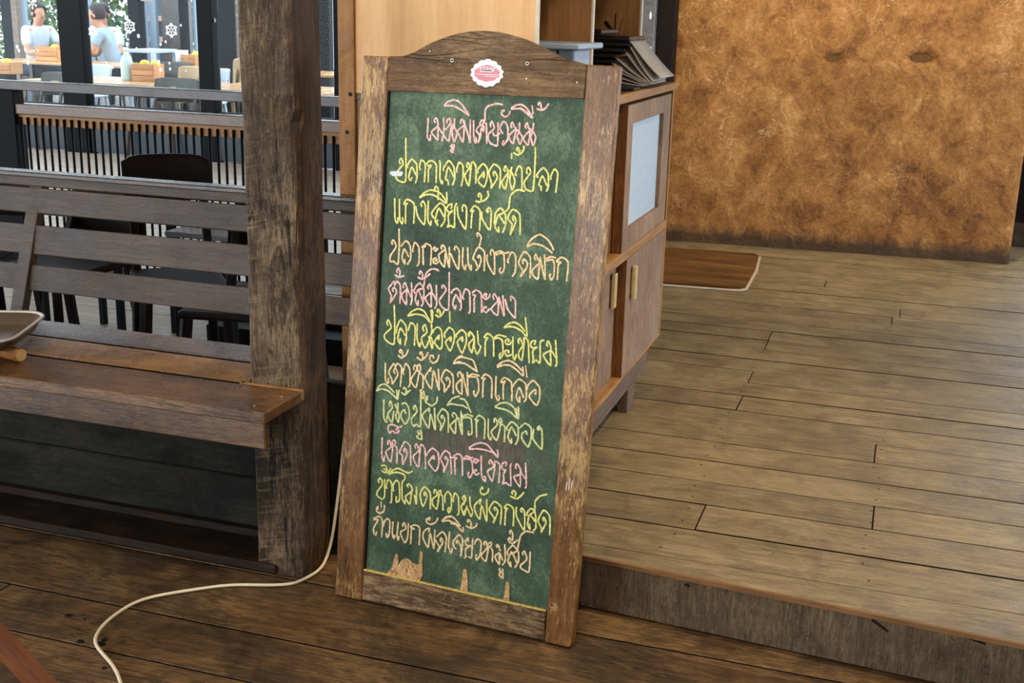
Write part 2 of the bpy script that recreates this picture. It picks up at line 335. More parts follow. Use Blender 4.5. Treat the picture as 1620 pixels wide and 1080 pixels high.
def copy_tree(o, parent=None):
    c = o.copy(); C.objects.link(c); c.parent = parent
    for ch in list(o.children): copy_tree(ch, c)
    return c
CHALK = {
1: "846,5651 847,5527 850,5439 884,5406 886,5473;938,5599 921,5623 938,5656 965,5616 979,5415;979,5415 919,5468 895,5502 965,5566;973,5557 1038,5482 1106,5413 1123,5518 1139,5594 1201,5510 1176,5411 1141,5513 1163,5596 1162,5665;1029,5664 1043,5564 1038,5475 1026,5402;1079,5604 1073,5628 1096,5661 1120,5612 1059,5527;1252,5613 1231,5625 1249,5657 1280,5621 1278,5590 1209,5536 1226,5493 1280,5415 1283,5578;1277,5652 1288,5603 1337,5493 1364,5413 1349,5662;1164,5382 1137,5362 1167,5338 1137,5314 1170,5298 1178,5383;1027,5789 1070,5835 1138,5857 1194,5847 1253,5800 1298,5747 1329,5699 1257,5745 1171,5784 1114,5796 1027,5789;1239,5806 1307,5729;1388,5658 1404,5472 1429,5414 1437,5455 1418,5479;1481,5601 1463,5619 1487,5664 1509,5646 1494,5608 1461,5600 1427,5548 1464,5507 1471,5464 1457,5416 1482,5489 1481,5558 1512,5600 1513,5541 1494,5565;1520,5628 1541,5623 1560,5413;1509,5646 1520,5672 1517,5764 1541,5809 1614,5834;1614,5840 1668,5843 1719,5833;1595,5589 1589,5626 1604,5655 1636,5585 1576,5520 1573,5464 1604,5422 1632,5411 1687,5409 1675,5649;1622,5541 1642,5505 1679,5514 1711,5540;1742,5530 1700,5589 1736,5659 1771,5642 1795,5582 1797,5471 1754,5413 1742,5437 1761,5463;1841,5597 1826,5621 1840,5659 1867,5611 1889,5594 1813,5522 1824,5473 1867,5438 1890,5575 1925,5559 1969,5506 1945,5434 1905,5515 1925,5559 1923,5663;2008,5601 1990,5624 2007,5662 2035,5602 2055,5597 1982,5507 1999,5459 2038,5434 2053,5585;2055,5597 2084,5574 2118,5515 2095,5428 2061,5518 2077,5574 2083,5666;1731,5757 1736,5782 1710,5768 1713,5732 1752,5709 1791,5730 1808,5773;1813,5798 1863,5837 1929,5847 1992,5814 2066,5714 1989,5765 1919,5804 1813,5798;2049,5847 2069,5763;1918,5816 1974,5782 2037,5749 2069,5757;2132,5845 2117,5862 2132,5881 2150,5858 2157,5810;2104,5816 2152,5801 2196,5818 2238,5875",
2: "539,5126 522,5157 542,5191 571,5128 491,5026 490,4981 521,4944 614,4948 595,5290 586,5418;632,5087 623,5112 672,5190 741,5133 750,4993 736,4928;692,4995 673,4955 649,4992 678,5103 741,5018;795,5076 775,5110 791,5188 844,5147 846,4949;862,5142 874,5174 916,5190 976,5150 989,4946;870,5130 920,5136 887,5092 893,4952;1014,5203 1025,5153 1032,5001 1064,4946 1061,4990;1072,5086 1066,5118 1124,5204 1188,5145 1210,5026 1188,4939;1139,4938 1128,4989 1099,5005 1125,5134 1203,5026;1234,5079 1225,5116 1251,5194 1298,5159 1307,5033 1293,4937;1362,5151 1341,5156 1351,5197 1374,5177 1376,5139 1326,5060 1383,4950 1400,5204 1451,5163 1464,4982;1482,5092 1476,5132 1533,5199 1589,5147 1590,5040 1562,4950 1488,5014 1550,5113 1554,5050 1535,5074;1669,5071 1660,5108 1676,5125 1711,5061 1648,4947 1648,4994 1608,5110 1660,5202 1739,5151 1747,4945;1801,5130 1783,5154 1797,5192 1829,5126 1765,5022 1786,4973 1815,4947 1836,5120 1861,5147 1916,5045 1893,4944 1855,5053 1871,5191;1854,5333 1860,5271;1861,5327 1862,5277;1926,5356 1910,5379 1922,5399 1945,5369 1941,5335;1876,5343 1922,5318 1967,5340 1994,5385 1988,5421;1932,5096 1917,5120 1948,5203 1987,5168 2004,4952;2051,5123 2041,5166 2062,5198 2089,5145 2024,5041 2035,4986 2057,4959 2131,4962 2131,5289 2121,5417;2180,5092 2161,5125 2228,5204 2289,5140 2300,5006 2281,4955;2224,4957 2220,5006 2192,5022 2225,5117 2286,5017;2211,4999 2230,4963;2330,5085 2318,5112 2353,5197 2396,5154 2390,4951",
3: "491,4748 508,4525 538,4470 550,4508 539,4538;550,4743 566,4530 599,4470 611,4513 595,4543;603,4687 646,4745 736,4698 744,4480;603,4687 655,4699 633,4671 643,4472;836,4677 819,4707 840,4740 875,4691 877,4484 791,4565 755,4681;908,4755 913,4549 952,4483 957,4538;992,4561 957,4620 1049,4736 1114,4695 1119,4546 1075,4476;1045,4550 1023,4533 1043,4488 1005,4547 1039,4679 1110,4587;1189,4681 1196,4737 1152,4719 1133,4676 1169,4643 1212,4667 1160,4612 1172,4520 1157,4483 1201,4502 1242,4490 1232,4705 1257,4753;795,4775 854,4834 926,4870 1006,4861 1059,4834 1108,4782;795,4775 872,4814 946,4820 1016,4800 1128,4742 1122,4865;1108,4782 1127,4752;988,4880 976,4894 991,4916 1019,4887 1024,4765;1331,4663 1320,4703 1337,4740 1373,4702 1378,4478 1285,4598 1260,4718;1419,4675 1465,4740 1535,4690 1545,4472;1419,4675 1463,4689 1443,4657 1441,4491;1630,4673 1612,4702 1637,4734 1668,4691 1666,4493 1569,4602 1557,4687;1622,4707 1640,4689;1513,4835 1501,4859 1516,4881 1537,4857 1538,4802;1472,4794 1517,4785 1582,4810 1622,4859 1607,4913;1710,4558 1720,4685 1771,4740 1814,4708 1837,4665 1846,4570 1815,4476;1761,4542 1771,4482 1723,4534 1747,4657 1763,4659 1835,4574;1747,4657 1820,4699 1866,4748 1877,4879 1932,4938 1975,4951 2040,4941;1936,4613 1920,4642 1929,4670 1963,4615 1906,4464 1919,4576 1863,4642 1915,4737 2000,4689 2020,4472",
4: "497,4224 485,4249 501,4280 543,4208 476,4097 480,4031 516,4041 577,4014 581,4205 566,4414;601,4214 662,4285 717,4231 733,4095 694,4019;653,4081 664,4023 624,4085 646,4192 710,4106;758,4163 752,4202 772,4276 826,4222 838,4053 811,4014;855,4225 903,4268 898,4235 877,4220 893,4032;902,4281 977,4243 983,4035;1035,4225 1019,4250 1006,4226 1030,4202 1063,4241;1030,4092 1057,4107 1035,4128 1011,4109 1017,4071 1053,4068 1080,4096;1106,4229 1098,4254 1114,4281 1148,4239 1075,4168 1094,4098 1152,4039 1152,4194;1148,4239 1212,4038 1196,4270;1270,4232 1258,4250 1277,4281 1320,4223 1323,4030 1264,4108 1219,4194;1362,4279 1367,4099 1404,4032 1410,4090;1417,4284 1437,4106 1474,4035 1473,4097;1535,4408 1516,4425 1528,4452 1570,4404 1553,4307;1559,4173 1544,4191 1560,4212 1587,4163 1566,4078 1530,4035;1552,4076 1520,4137 1489,4173 1540,4293 1619,4249 1631,4039;1701,4219 1689,4250 1707,4286 1738,4235 1754,4020 1682,4102 1652,4176 1656,4227;1749,4230 1754,4256 1807,4280 1856,4259 1910,4277;1749,4227 1815,4256 1851,4234 1865,4101 1836,4034 1809,4070 1827,4101;1912,4154 1899,4187 1937,4280 1988,4234 1994,4070 1964,4016;2082,4161 2073,4192 2087,4218 2128,4178 2119,4120 2062,4026 2080,4091 2026,4175 2081,4297 2157,4238 2171,4018;2219,4219 2203,4249 2217,4282 2244,4234 2267,4198 2191,4109 2198,4059 2261,4021 2267,4198;2266,4261 2342,4023 2317,4291;2107,4362 2154,4439 2244,4497 2334,4455 2385,4398 2416,4344;2107,4353 2185,4392 2279,4382 2356,4345 2405,4312;2333,4217 2344,4244 2388,4273 2448,4266;2339,4221 2410,4244 2435,4190 2441,4078 2415,4025 2392,4066 2403,4093;2451,4229 2513,4279 2590,4230 2587,4027;2451,4229 2508,4222 2481,4194 2481,4032",
5: "545,3694 526,3718 548,3747 580,3708 570,3670 508,3570 516,3648 475,3724 505,3769 541,3816 552,3769 579,3820 623,3771 630,3570;579,3915 566,3935 587,3969 610,3929 604,3881;545,3890 599,3867 663,3892;666,3749 658,3780 679,3814 706,3764 707,3743 642,3667 710,3568 707,3743 765,3659;758,3828 770,3729 777,3623 763,3569;856,3922 852,3948 865,3965 893,3931 890,3889;832,3894 886,3875 930,3898 985,3949;815,3702 796,3737 821,3792 860,3828 906,3791 920,3745 918,3607 894,3568;855,3637 856,3574 819,3639 847,3753 913,3628;847,3753 909,3781 924,3903 938,3952 982,3993 1038,4006 1091,3988;977,3767 963,3792 990,3831 1008,3781 1018,3750 940,3668 1018,3576 1013,3739 1079,3662;1067,3834 1085,3616 1063,3560;1145,3795 1134,3820 1151,3835 1191,3785 1119,3672 1121,3630 1165,3583 1234,3575 1225,3830 1214,3990;1251,3751 1276,3795 1320,3818 1363,3773 1386,3604 1365,3580;1321,3638 1313,3585 1280,3649 1313,3747 1370,3665;1416,3706 1394,3730 1421,3821 1474,3790 1495,3585 1474,3556;1503,3783 1551,3825 1615,3785 1636,3580;1510,3768 1549,3762 1535,3724 1546,3572;1684,3756 1672,3771 1681,3792 1659,3795 1639,3757 1674,3735 1706,3759 1720,3802;1682,3632 1683,3653 1659,3645 1656,3608 1691,3592 1726,3642;1771,3740 1755,3774 1772,3807 1812,3750 1814,3729 1743,3634 1825,3576 1825,3756;1824,3782 1903,3575 1869,3802;1972,3747 1964,3777 1970,3803 2020,3758 2031,3625 2030,3569 1941,3651 1899,3765",
6: "500,3302 479,3333 496,3369 538,3286 458,3196 464,3149 519,3109 586,3110 579,3345 559,3550;609,3228 608,3295 650,3387 721,3328 736,3196 720,3100;656,3180 668,3111 627,3169 656,3294 721,3214;754,3272 759,3306 781,3369 838,3329 841,3115;861,3378 868,3212 895,3129 911,3111 915,3165;950,3289 933,3333 960,3370 987,3287 926,3219 937,3161 984,3107 1045,3287 1038,3386;1011,3250 1064,3110 1067,3177 1041,3240;1060,3282 1065,3316 1116,3362 1166,3322 1184,3158 1158,3115 1088,3186 1140,3272 1136,3219 1124,3244;1214,3248 1203,3293 1255,3372 1315,3340 1329,3243 1288,3112 1224,3203 1284,3270 1288,3218 1264,3248;1355,3272 1346,3297 1406,3364 1465,3325 1473,3221 1431,3104 1366,3221 1425,3287 1429,3235 1406,3265;735,3443 790,3503 861,3538 935,3519 1014,3423;736,3440 836,3475 939,3467 1038,3399 1044,3519 1027,3550;1017,3542 1044,3413;1112,3520 1096,3544 1113,3563 1137,3529 1132,3496;1078,3499 1119,3475 1160,3506 1192,3568;1250,3555 1262,3432;1506,3297 1493,3328 1513,3357 1566,3298 1505,3212 1550,3125 1568,3266;1511,3303 1500,3348 1537,3332 1569,3284 1575,3193 1616,3116 1652,3203 1621,3238 1600,3379;1679,3311 1724,3362 1794,3312 1813,3112;1683,3311 1728,3313 1703,3268 1712,3102;1804,3319 1830,3349 1863,3362 1947,3350;1805,3310 1852,3329 1903,3299 1920,3158 1887,3099 1880,3140 1899,3169;1965,3297 1984,3316 1962,3332 1937,3303 1953,3270 2001,3279 2002,3311;1971,3178 1991,3187 1972,3207 1939,3187 1970,3139 2027,3169;2022,3366 2038,3160 2062,3108 2077,3178;2100,3291 2087,3322 2101,3356 2145,3284 2106,3208 2107,3150 2147,3119 2157,3298 2155,3369 2202,3336 2234,3095;2273,3300 2289,3347 2249,3342 2232,3295 2262,3266 2308,3282 2264,3234 2278,3140 2271,3106 2313,3138 2358,3118 2344,3341 2389,3369;1909,3449 1963,3500 2030,3521 2094,3497 2160,3434;1909,3446 1979,3470 2048,3465 2119,3435 2184,3389 2151,3593;2431,3301 2419,3331 2433,3365 2468,3305 2464,3266 2388,3205 2481,3102 2468,3267 2537,3192;2515,3388 2549,3136 2532,3096",
7: "682,3008 658,3025 675,3051 700,3017 699,2976;643,2983 685,2954 742,2995 771,3066;932,3020 912,3037 929,3056 953,3023 952,2982;879,2990 936,2960 991,3007 1020,3064;1093,3001 1077,3032 1048,3025 1044,2981 1090,2947 1138,2986 1155,3055;489,2875 501,2683 538,2639 540,2707;618,2760 602,2795 620,2828 655,2759 595,2641 582,2694 539,2774 594,2879 619,2846 643,2886 700,2838 694,2618;738,2770 716,2792 750,2899 800,2839 817,2677 794,2628;857,2835 848,2864 866,2897 898,2858 827,2734 829,2697 893,2639 921,2819 906,2835 887,2875 921,2910 938,2852 921,2819 972,2784 979,2639;1070,2845 1056,2861 1067,2896 1002,2788 1005,2746 1086,2654 1099,2861 1182,2649 1155,2893;1278,2771 1257,2786 1275,2812 1310,2769 1301,2720 1248,2640 1242,2718 1199,2778 1243,2892 1338,2839 1358,2632;980,2627 947,2616 976,2584 968,2552 986,2525 1004,2564 987,2616;1334,2976 1381,3048 1443,3079;1335,2970 1397,3002 1436,2998;1369,3034 1431,3060 1496,3057 1574,3037 1633,2914;1372,2987 1468,2994 1534,2967 1633,2920;1409,2831 1394,2859 1421,2892 1454,2837 1449,2818 1389,2744 1400,2686 1461,2646 1452,2813;1458,2873 1535,2639 1510,2904;1526,2852 1578,2889 1662,2877;1527,2847 1625,2860 1654,2804 1661,2710 1628,2640 1602,2690 1617,2704;1683,2850 1729,2906 1808,2861 1824,2644;1683,2850 1736,2860 1709,2830 1717,2640;1858,2903 1868,2692 1901,2631 1917,2669 1896,2696;1913,2840 1956,2899 2044,2852 2065,2649;1917,2834 1971,2860 1950,2815 1962,2652;2066,2808 2078,2845 2132,2905 2213,2858 2231,2708 2204,2657;2150,2720 2155,2650 2111,2708 2140,2812 2201,2703;2233,2802 2239,2849 2295,2913 2374,2845 2383,2729 2353,2643 2267,2719 2270,2760 2327,2815 2337,2764 2318,2779;1856,3015 1924,3071 1997,3095 2074,3067 2172,2992;1861,3001 1939,3038 2014,3042 2091,3005 2175,2949 2161,3049;2194,3065 2220,2934",
8: "495,2445 508,2234 542,2186 548,2258;581,2374 566,2403 584,2437 609,2366 559,2291 569,2243 616,2194 631,2332;639,2414 677,2351 702,2281 693,2206 658,2281 683,2365 675,2437;726,2426 772,2445 815,2396 832,2288 784,2198 726,2272 732,2335 764,2364 786,2324 766,2334;395,2533 432,2600 498,2627 568,2588 625,2541;388,2529 454,2563 543,2554 676,2468;649,2581 669,2479 683,2586;742,2594 731,2611 754,2620 780,2581 758,2562;711,2562 759,2538 828,2606;893,2377 875,2405 893,2432 924,2369 860,2274 863,2231 895,2193 927,2216 961,2197 979,2236 954,2617;1075,2379 1075,2428 998,2349 1001,2301 1084,2197 1093,2363 1164,2191 1137,2443;1040,2508 1043,2563 1019,2529 1028,2488 1103,2459 1159,2507 1167,2578;1243,2325 1228,2347 1240,2367 1276,2318 1229,2189 1231,2262 1180,2340 1235,2442 1310,2395 1328,2180;1290,2489 1349,2576 1437,2619;1290,2489 1347,2516 1444,2512;1377,2363 1362,2391 1380,2421 1414,2393 1417,2351 1348,2274 1360,2233 1415,2187 1411,2350;1435,2378 1484,2228 1465,2454;958,2154 946,2127 974,2113 936,2070 1004,2056 984,2164;1439,2589 1490,2590 1532,2554 1561,2498 1590,2449;1444,2518 1496,2513 1543,2490;1493,2374 1510,2407 1554,2425 1619,2411;1493,2374 1550,2392 1596,2377 1616,2224 1573,2193 1573,2241;1476,2426 1491,2313 1500,2182;1461,2273 1497,2181;1638,2372 1687,2433 1761,2390 1770,2175;1641,2372 1685,2379 1661,2351 1677,2179;1800,2414 1815,2218 1846,2175 1850,2218;1876,2377 1870,2406 1884,2432 1914,2365 1848,2277 1861,2237 1921,2187 1952,2365 1924,2403 1946,2442 1962,2402 1948,2382 2004,2349 2010,2177;2047,2314 2026,2346 2080,2420 2158,2372 2169,2237 2143,2168;2091,2237 2095,2178 2049,2243 2081,2361 2147,2270;2172,2357 2241,2426 2312,2384 2321,2267 2292,2168 2214,2250 2213,2304 2254,2340 2275,2307 2256,2316;2414,2417 2385,2395 2399,2374 2428,2401 2445,2339 2452,2169 2346,2265 2343,2383;2390,2408 2413,2429;1866,2555 1928,2605 1995,2624 2059,2606 2106,2566 2137,2482;1869,2552 1995,2544 2066,2519 2154,2464 2147,2601;2123,2586 2140,2488",
9: "502,2000 509,1779 540,1715 542,1791;582,1922 573,1958 592,1980 624,1910 560,1844 573,1790 631,1730 643,1919 630,1967 659,1996 675,1961 663,1929 699,1897 707,1718;802,1864 787,1892 799,1919 833,1862 784,1724 771,1828 732,1859 791,1992 864,1948 885,1728;939,1935 924,1957 942,1991 979,1923 911,1844 936,1774 985,1732 995,1987 1051,1947 1076,1716;1076,1871 1081,1896 1142,1973 1217,1930 1236,1804 1202,1712 1115,1784 1113,1815 1167,1891 1177,1850 1156,1859;1321,1861 1306,1883 1318,1900 1347,1853 1301,1717 1300,1784 1251,1874 1303,1968 1368,1930 1400,1708;749,2177 710,2147 628,2171 575,2151 567,2112 594,2064 625,2097 667,2075 713,2104 684,2130 665,2109;671,2128 716,2154;1408,1918 1458,1956 1515,1929 1536,1713;1383,1902 1455,1907 1430,1879 1446,1710;1532,1914 1568,1950 1621,1937 1652,1945;1533,1902 1577,1921 1636,1906 1658,1776 1624,1706 1603,1736 1613,1775;1693,1912 1701,1935 1666,1929 1662,1904 1689,1887 1724,1933;1702,1789 1700,1813 1673,1797 1685,1762 1711,1754 1738,1783;1746,1985 1769,1752 1812,1695 1814,1747 1788,1749;1860,1900 1846,1928 1863,1952 1906,1884 1840,1825 1843,1789 1900,1713 1919,1874 1914,1945 1977,1913 1980,1703;2050,1907 2052,1956 2010,1937 2000,1893 2028,1862 2052,1872 2028,1814 2037,1749 2024,1704 2064,1723 2125,1703 2103,1904 2112,1954;2176,1898 2164,1926 2181,1959 2226,1900 2224,1846 2152,1804 2235,1704 2226,1853;2234,1872 2289,1803;2278,1987 2306,1746 2298,1697;1590,2045 1654,2097 1735,2128 1813,2116 1881,2054 1949,1993 1936,2081;1595,2033 1709,2054 1798,2053 1882,2040 1948,1999",
10: "502,1453 481,1477 502,1516 535,1479 530,1429 474,1343 477,1301 540,1270 575,1311 563,1512;508,1663 561,1676 582,1641 576,1605;561,1616 544,1641;512,1608 566,1589 603,1609 638,1657;605,1578 669,1641 728,1668 797,1649 865,1636 915,1668;605,1578 686,1613 746,1619 814,1603 821,1556 790,1509 802,1323 840,1266 837,1315;597,1399 587,1439 609,1513 657,1472 666,1264 644,1246;689,1387 673,1454 714,1524 754,1489 769,1303 730,1265 726,1337;876,1468 852,1484 873,1509 912,1481 923,1434 845,1358 855,1318 903,1271 917,1412;955,1391 985,1285 975,1492;1089,1400 1072,1425 1085,1448 1115,1398 1071,1273 1025,1410 1074,1509 1152,1446 1165,1255;1204,1448 1195,1474 1211,1498 1241,1441 1186,1383 1190,1321 1245,1276 1263,1438 1250,1477 1281,1503 1284,1455 1308,1432 1326,1270;1345,1363 1336,1444 1369,1504 1416,1457 1424,1329 1400,1255 1383,1294 1403,1325;1453,1395 1440,1414 1456,1499 1503,1459 1523,1278 1499,1246;1577,1431 1554,1454 1573,1492 1597,1448 1546,1357 1589,1262 1616,1383;1560,1480 1594,1452 1571,1379;1570,1283 1603,1324 1623,1354 1673,1261 1690,1325 1657,1388 1642,1494;1792,1595 1789,1628 1764,1590 1774,1551 1817,1545 1857,1579 1864,1628;1783,1424 1768,1428 1779,1484 1706,1397 1726,1318 1781,1253 1795,1412 1868,1242 1849,1497;1964,1381 1945,1405 1961,1421 1993,1373 1947,1236 1957,1292 1886,1381 1942,1486 2031,1434 2035,1232;2063,1433 2101,1483 2178,1440 2189,1243;2067,1427 2105,1434 2086,1397 2088,1234;2210,1473 2218,1366 2320,1223 2311,1424 2273,1470 2261,1441 2284,1419;2162,1605 2143,1622 2162,1652 2192,1624 2181,1582;2125,1582 2203,1562 2255,1608 2287,1654;2339,1388 2345,1436 2383,1483 2426,1464 2445,1394 2455,1275 2424,1232;2376,1314 2388,1243 2356,1297 2372,1408 2450,1341;2372,1408 2426,1464 2424,1571 2474,1639 2560,1678;2544,1365 2529,1383 2537,1411 2569,1356 2520,1234 2524,1275 2475,1366 2531,1490 2607,1430 2624,1220",
11: "493,1133 498,1172 478,1149 484,1112 523,1097 570,1121 581,1161 578,1205;535,1239 540,1160;445,1010 522,1059 567,1000 564,812;449,1004 507,1015 458,910 458,852 491,823 495,872;580,945 590,1005 629,1050 662,1018 661,865 636,822 622,877;702,1028 701,885 725,826 736,873;770,1037 763,878 780,817 791,870;838,987 826,1010 848,1039 873,974 808,924 818,875 873,803 902,885 899,1042;925,1003 983,1039 1046,1012 1053,806;925,1000 980,988 944,975 945,798;1162,984 1172,1030 1133,1016 1096,965 1100,897 1167,802 1182,975 1240,804 1239,1029;1159,1121 1167,1160 1125,1127 1134,1092 1188,1083 1246,1118 1268,1178;1327,896 1313,918 1324,945 1350,900 1289,775 1305,841 1239,923;1264,946 1335,1022 1389,958 1381,784;1423,1039 1422,864 1460,790 1470,836 1456,852;1323,1151 1379,1199 1444,1223;1324,1145 1401,1165 1462,1145;1524,914 1516,938 1524,958 1575,893 1583,776 1592,971 1543,1024 1477,937 1488,870 1522,852;1658,965 1661,1009 1625,965 1634,929 1661,916 1700,926 1638,880 1636,818 1645,782 1623,765;1713,1018 1715,808 1710,782 1670,793;1741,943 1742,974 1777,1021 1819,983 1816,840 1776,770 1766,812 1777,839;1866,961 1851,983 1875,1006 1898,961 1888,922 1835,850 1838,813 1892,780 1911,951 1891,966 1933,1011 1947,983 1918,952 1944,945 1966,906 1969,783;2020,960 2005,981 2023,1000 2045,958 2054,929;2049,910 1995,856 2056,776 2049,904 2094,826;2104,1019 2124,838 2091,770;2155,894 2142,946 2199,1025 2253,986 2273,965 2281,857 2244,770;2185,838 2196,773 2156,839 2193,938 2249,863 2258,828;2182,954 2197,932 2254,974 2284,1150 2342,1213 2441,1216;2164,1146 2150,1168 2161,1194 2189,1157 2192,1072;2177,1069 2161,1109 2141,1081 2152,1058 2197,1046 2256,1100;2338,935 2321,956 2341,985 2370,935 2374,887 2310,814 2319,779 2352,767 2415,761 2412,992;2068,735 2061,703 2087,696 2061,659 2109,620 2100,735;1646,1187 1633,1212 1650,1222 1678,1193 1682,1139;1616,1144 1682,1129 1738,1156 1756,1201;1320,1148 1367,1201 1432,1223 1485,1195 1555,1125;1320,1141 1399,1166 1488,1147 1534,1121;1474,1160 1510,1123 1585,1069 1588,1125;1423,1138 1502,1134",
}

# ================================================================= THE SETTING
ZP = 0.131                                   # height of the raised platform
# lower floor: wide old boards
floor = struct_empty('floor', (0, 0, 0), 'lower floor of wide worn brown boards in front of the step', 'floor')
rows = [-1.2, -0.9, -0.6, -0.3, 0.0, 0.28, 0.55, 0.8, 1.04, 1.27, 1.49, 1.70, 1.905, 2.084, 2.345, 2.62]
rr = random.Random(3)
for i, (a, b_) in enumerate(zip(rows, rows[1:])):
    cuts = [-4.2, 2.4] if a < 0.5 or a > 2.3 else sorted([-4.2, 2.4] + [rr.uniform(-3.6, -2.3), rr.uniform(0.6, 1.6)])
    if i == 13: cuts = [-4.2, -2.7, 1.1, 2.4]
    if i == 12: cuts = [-4.2, -1.93, 2.4]
    for p, q in zip(cuts, cuts[1:]):
        dz = rr.uniform(-0.0025, 0.0)
        plank('plank', (p + 0.002, a + 0.003, -0.03 + dz), (q - 0.002, b_ - 0.003, dz), M['lower'], floor, 0.0015)
box('subfloor', (-4.2, -1.2, -0.06), (2.4, 2.62, -0.028), M['black'], floor, 0)
# deck of the dining side, beyond the bench
deck = struct_empty('floor', (0, 0, 0), 'pale grey-brown boarded floor beyond the bench and the rails', 'floor')
y = 2.62
while y < 9.2:
    plank('plank', (-9.5, y + 0.003, -0.03), (-1.5, y + 0.297, 0), M['deck'], deck, 0.003); y += 0.30
box('subfloor', (-12.5, 2.62, -0.12), (-1.45, 19.5, -0.031), M['dark_wood'], deck, 0)

# raised platform with narrow planks, a thin brown nosing and the rough riser board
plat = struct_empty('floor', (0, 0, 0), 'raised platform of narrow grey-brown planks behind the step', 'floor')
def front_y(x): return 2.464 + (x + 0.62) * (2.395 - 2.464) / (0.336 + 0.62)
XL, XR = -1.27, 3.4
prism('plank', [(XL, front_y(XL) + 0.004), (XR, front_y(XR) + 0.004), (XR, 2.530), (XL, 2.530)], 0.104, ZP, M['platform'], plat, axis='z')
yb = [2.532, 2.706, 2.871, 3.028, 3.191, 3.352, 3.516, 3.678, 3.838, 3.99, 4.145, 4.30, 4.445, 4.59, 4.737, 4.882, 5.04, 5.195, 5.35, 5.51, 5.67, 5.83, 5.99, 6.15, 6.31, 6.47, 6.63, 6.80, 6.96, 7.12, 7.28]
joints = {1: [-0.395], 2: [0.02], 5: [0.008], 7: [-0.432], 9: [-0.436], 12: [-0.434], 13: [-0.437], 17: [0.05], 16: [0.02], 20: [-0.3]}
for i, (a, b_) in enumerate(zip(yb, yb[1:])):
    cuts = [XL if a < 4.0 else -2.6] + joints.get(i, []) + [1.2 + 0.4 * ((i * 7) % 4) / 4 + 0.4, XR]
    for p, q in zip(cuts, cuts[1:]):
        dz = rr.uniform(-0.0018, 0.0006)
        plank('plank', (p + 0.0018, a + 0.0028, ZP - 0.025 + dz), (q - 0.0018, b_ - 0.0028, ZP + dz), M['platform'], plat, 0.0008)
box('subfloor', (-2.6, 4.0, 0.0), (XL, 7.28, ZP - 0.024), M['black'], plat, 0)
box('subfloor', (XL, 2.55, 0.0), (XR, 7.28, ZP - 0.024), M['black'], plat, 0)
riser = prism('riser_board', [(XL, front_y(XL)), (XR, front_y(XR)), (XR, front_y(XR) + 0.03), (XL, front_y(XL) + 0.03)], 0.004, 0.121, M['riser'], plat, axis='z')
prism('nosing', [(XL, front_y(XL) - 0.003), (XR, front_y(XR) - 0.003), (XR, front_y(XR) + 0.006), (XL, front_y(XL) + 0.006)], 0.121, ZP + 0.001, M['nosing'], plat, axis='z')
for k, (px_, py_, l_) in enumerate([(1394, 985, 0.045), (1545, 1003, 0.05), (1085, 930, 0.012)]):
    p = UY(px_, py_, 2.43); yy = front_y(p.x) - 0.0012
    box('gouge', (p.x - l_ / 2, yy, p.z - 0.003), (p.x + l_ / 2, yy + 0.002, p.z + 0.003), M['hole'], plat, 0.001, (0, R(30 if k == 0 else 12), 0))

# nail heads along the joists, and dark spots on the lower floor
bm = bmesh.new()
for i, (a, b_) in enumerate(zip(yb, yb[1:])):
    for xj in (-0.44, 0.02, 0.5, 1.0):
        for t in (0.25, 0.75):
            bmesh.ops.create_circle(bm, cap_ends=True, segments=7, radius=0.0032, matrix=Matrix.Translation((xj + rr.uniform(-.015, .015), a + (b_ - a) * t, ZP + 0.0009)))
nh = from_bm('nail_heads', bm, M['hole'], plat); nh['kind'] = 'stuff'
for px_, py_, r_ in ((108, 973, .009), (134, 979, .004), (127, 1014, .009), (160, 1017, .011), (166, 1011, .006), (165, 1056, .006)):
    p = UZ(px_, py_, 0.0008); prism('tar_spot', [(p.x + r_ * (1 + .3 * math.sin(3 * t + px_)) * math.cos(t), p.y + r_ * .8 * math.sin(t)) for t in [k * math.pi / 6 for k in range(12)]], 0.0004, 0.0014, M['hole'], floor, axis='z')
# ochre plaster wall, slightly askew, with two pecked ovals
A, B = Vector((-1.25, 6.545, ZP)), Vector((0.577, 6.662, ZP))
wlen = (B - A).length; wang = math.atan2(B.y - A.y, B.x - A.x); wn = Vector((-math.sin(wang), math.cos(wang), 0)); wd = (B - A).normalized()
def on_wall(px_, py_):
    d = ray(px_, py_); t = (A - Vector((0, 0, H))).dot(wn) / d.dot(wn); p = Vector((0, 0, H)) + d * t - A; return p.dot(wd), p.z
wall = None
bm = bmesh.new(); NX, NZ, WH = 110, 170, 3.07
ov = [(on_wall(1318, 92), 0.066, 0.030), (on_wall(1458, 92), 0.085, 0.034)]
gr = []
for j in range(NZ + 1):
    rw = []
    for i in range(NX + 1):
        u, z = wlen * i / NX, WH * j / NZ
        d = 0.010 * mnoise.noise(Vector((u * 2.3, z * 2.3, 1))) + 0.005 * mnoise.noise(Vector((u * 9, z * 9, 4)))
        for (cu_, cz_), ra, rb in ov:
            q = math.hypot((u - cu_) / ra, (z - cz_) / rb)
            if q < 1: d += 0.03 * (1 - q ** 3)
            elif q < 1.5: d -= 0.008 * (1.5 - q) / 0.5
        if i in (0, NX): d += 0.0
        rw.append(bm.verts.new((u, d, z)))
    gr.append(rw)
for j in range(NZ):
    for i in range(NX): bm.faces.new((gr[j][i], gr[j][i + 1], gr[j + 1][i + 1], gr[j + 1][i]))
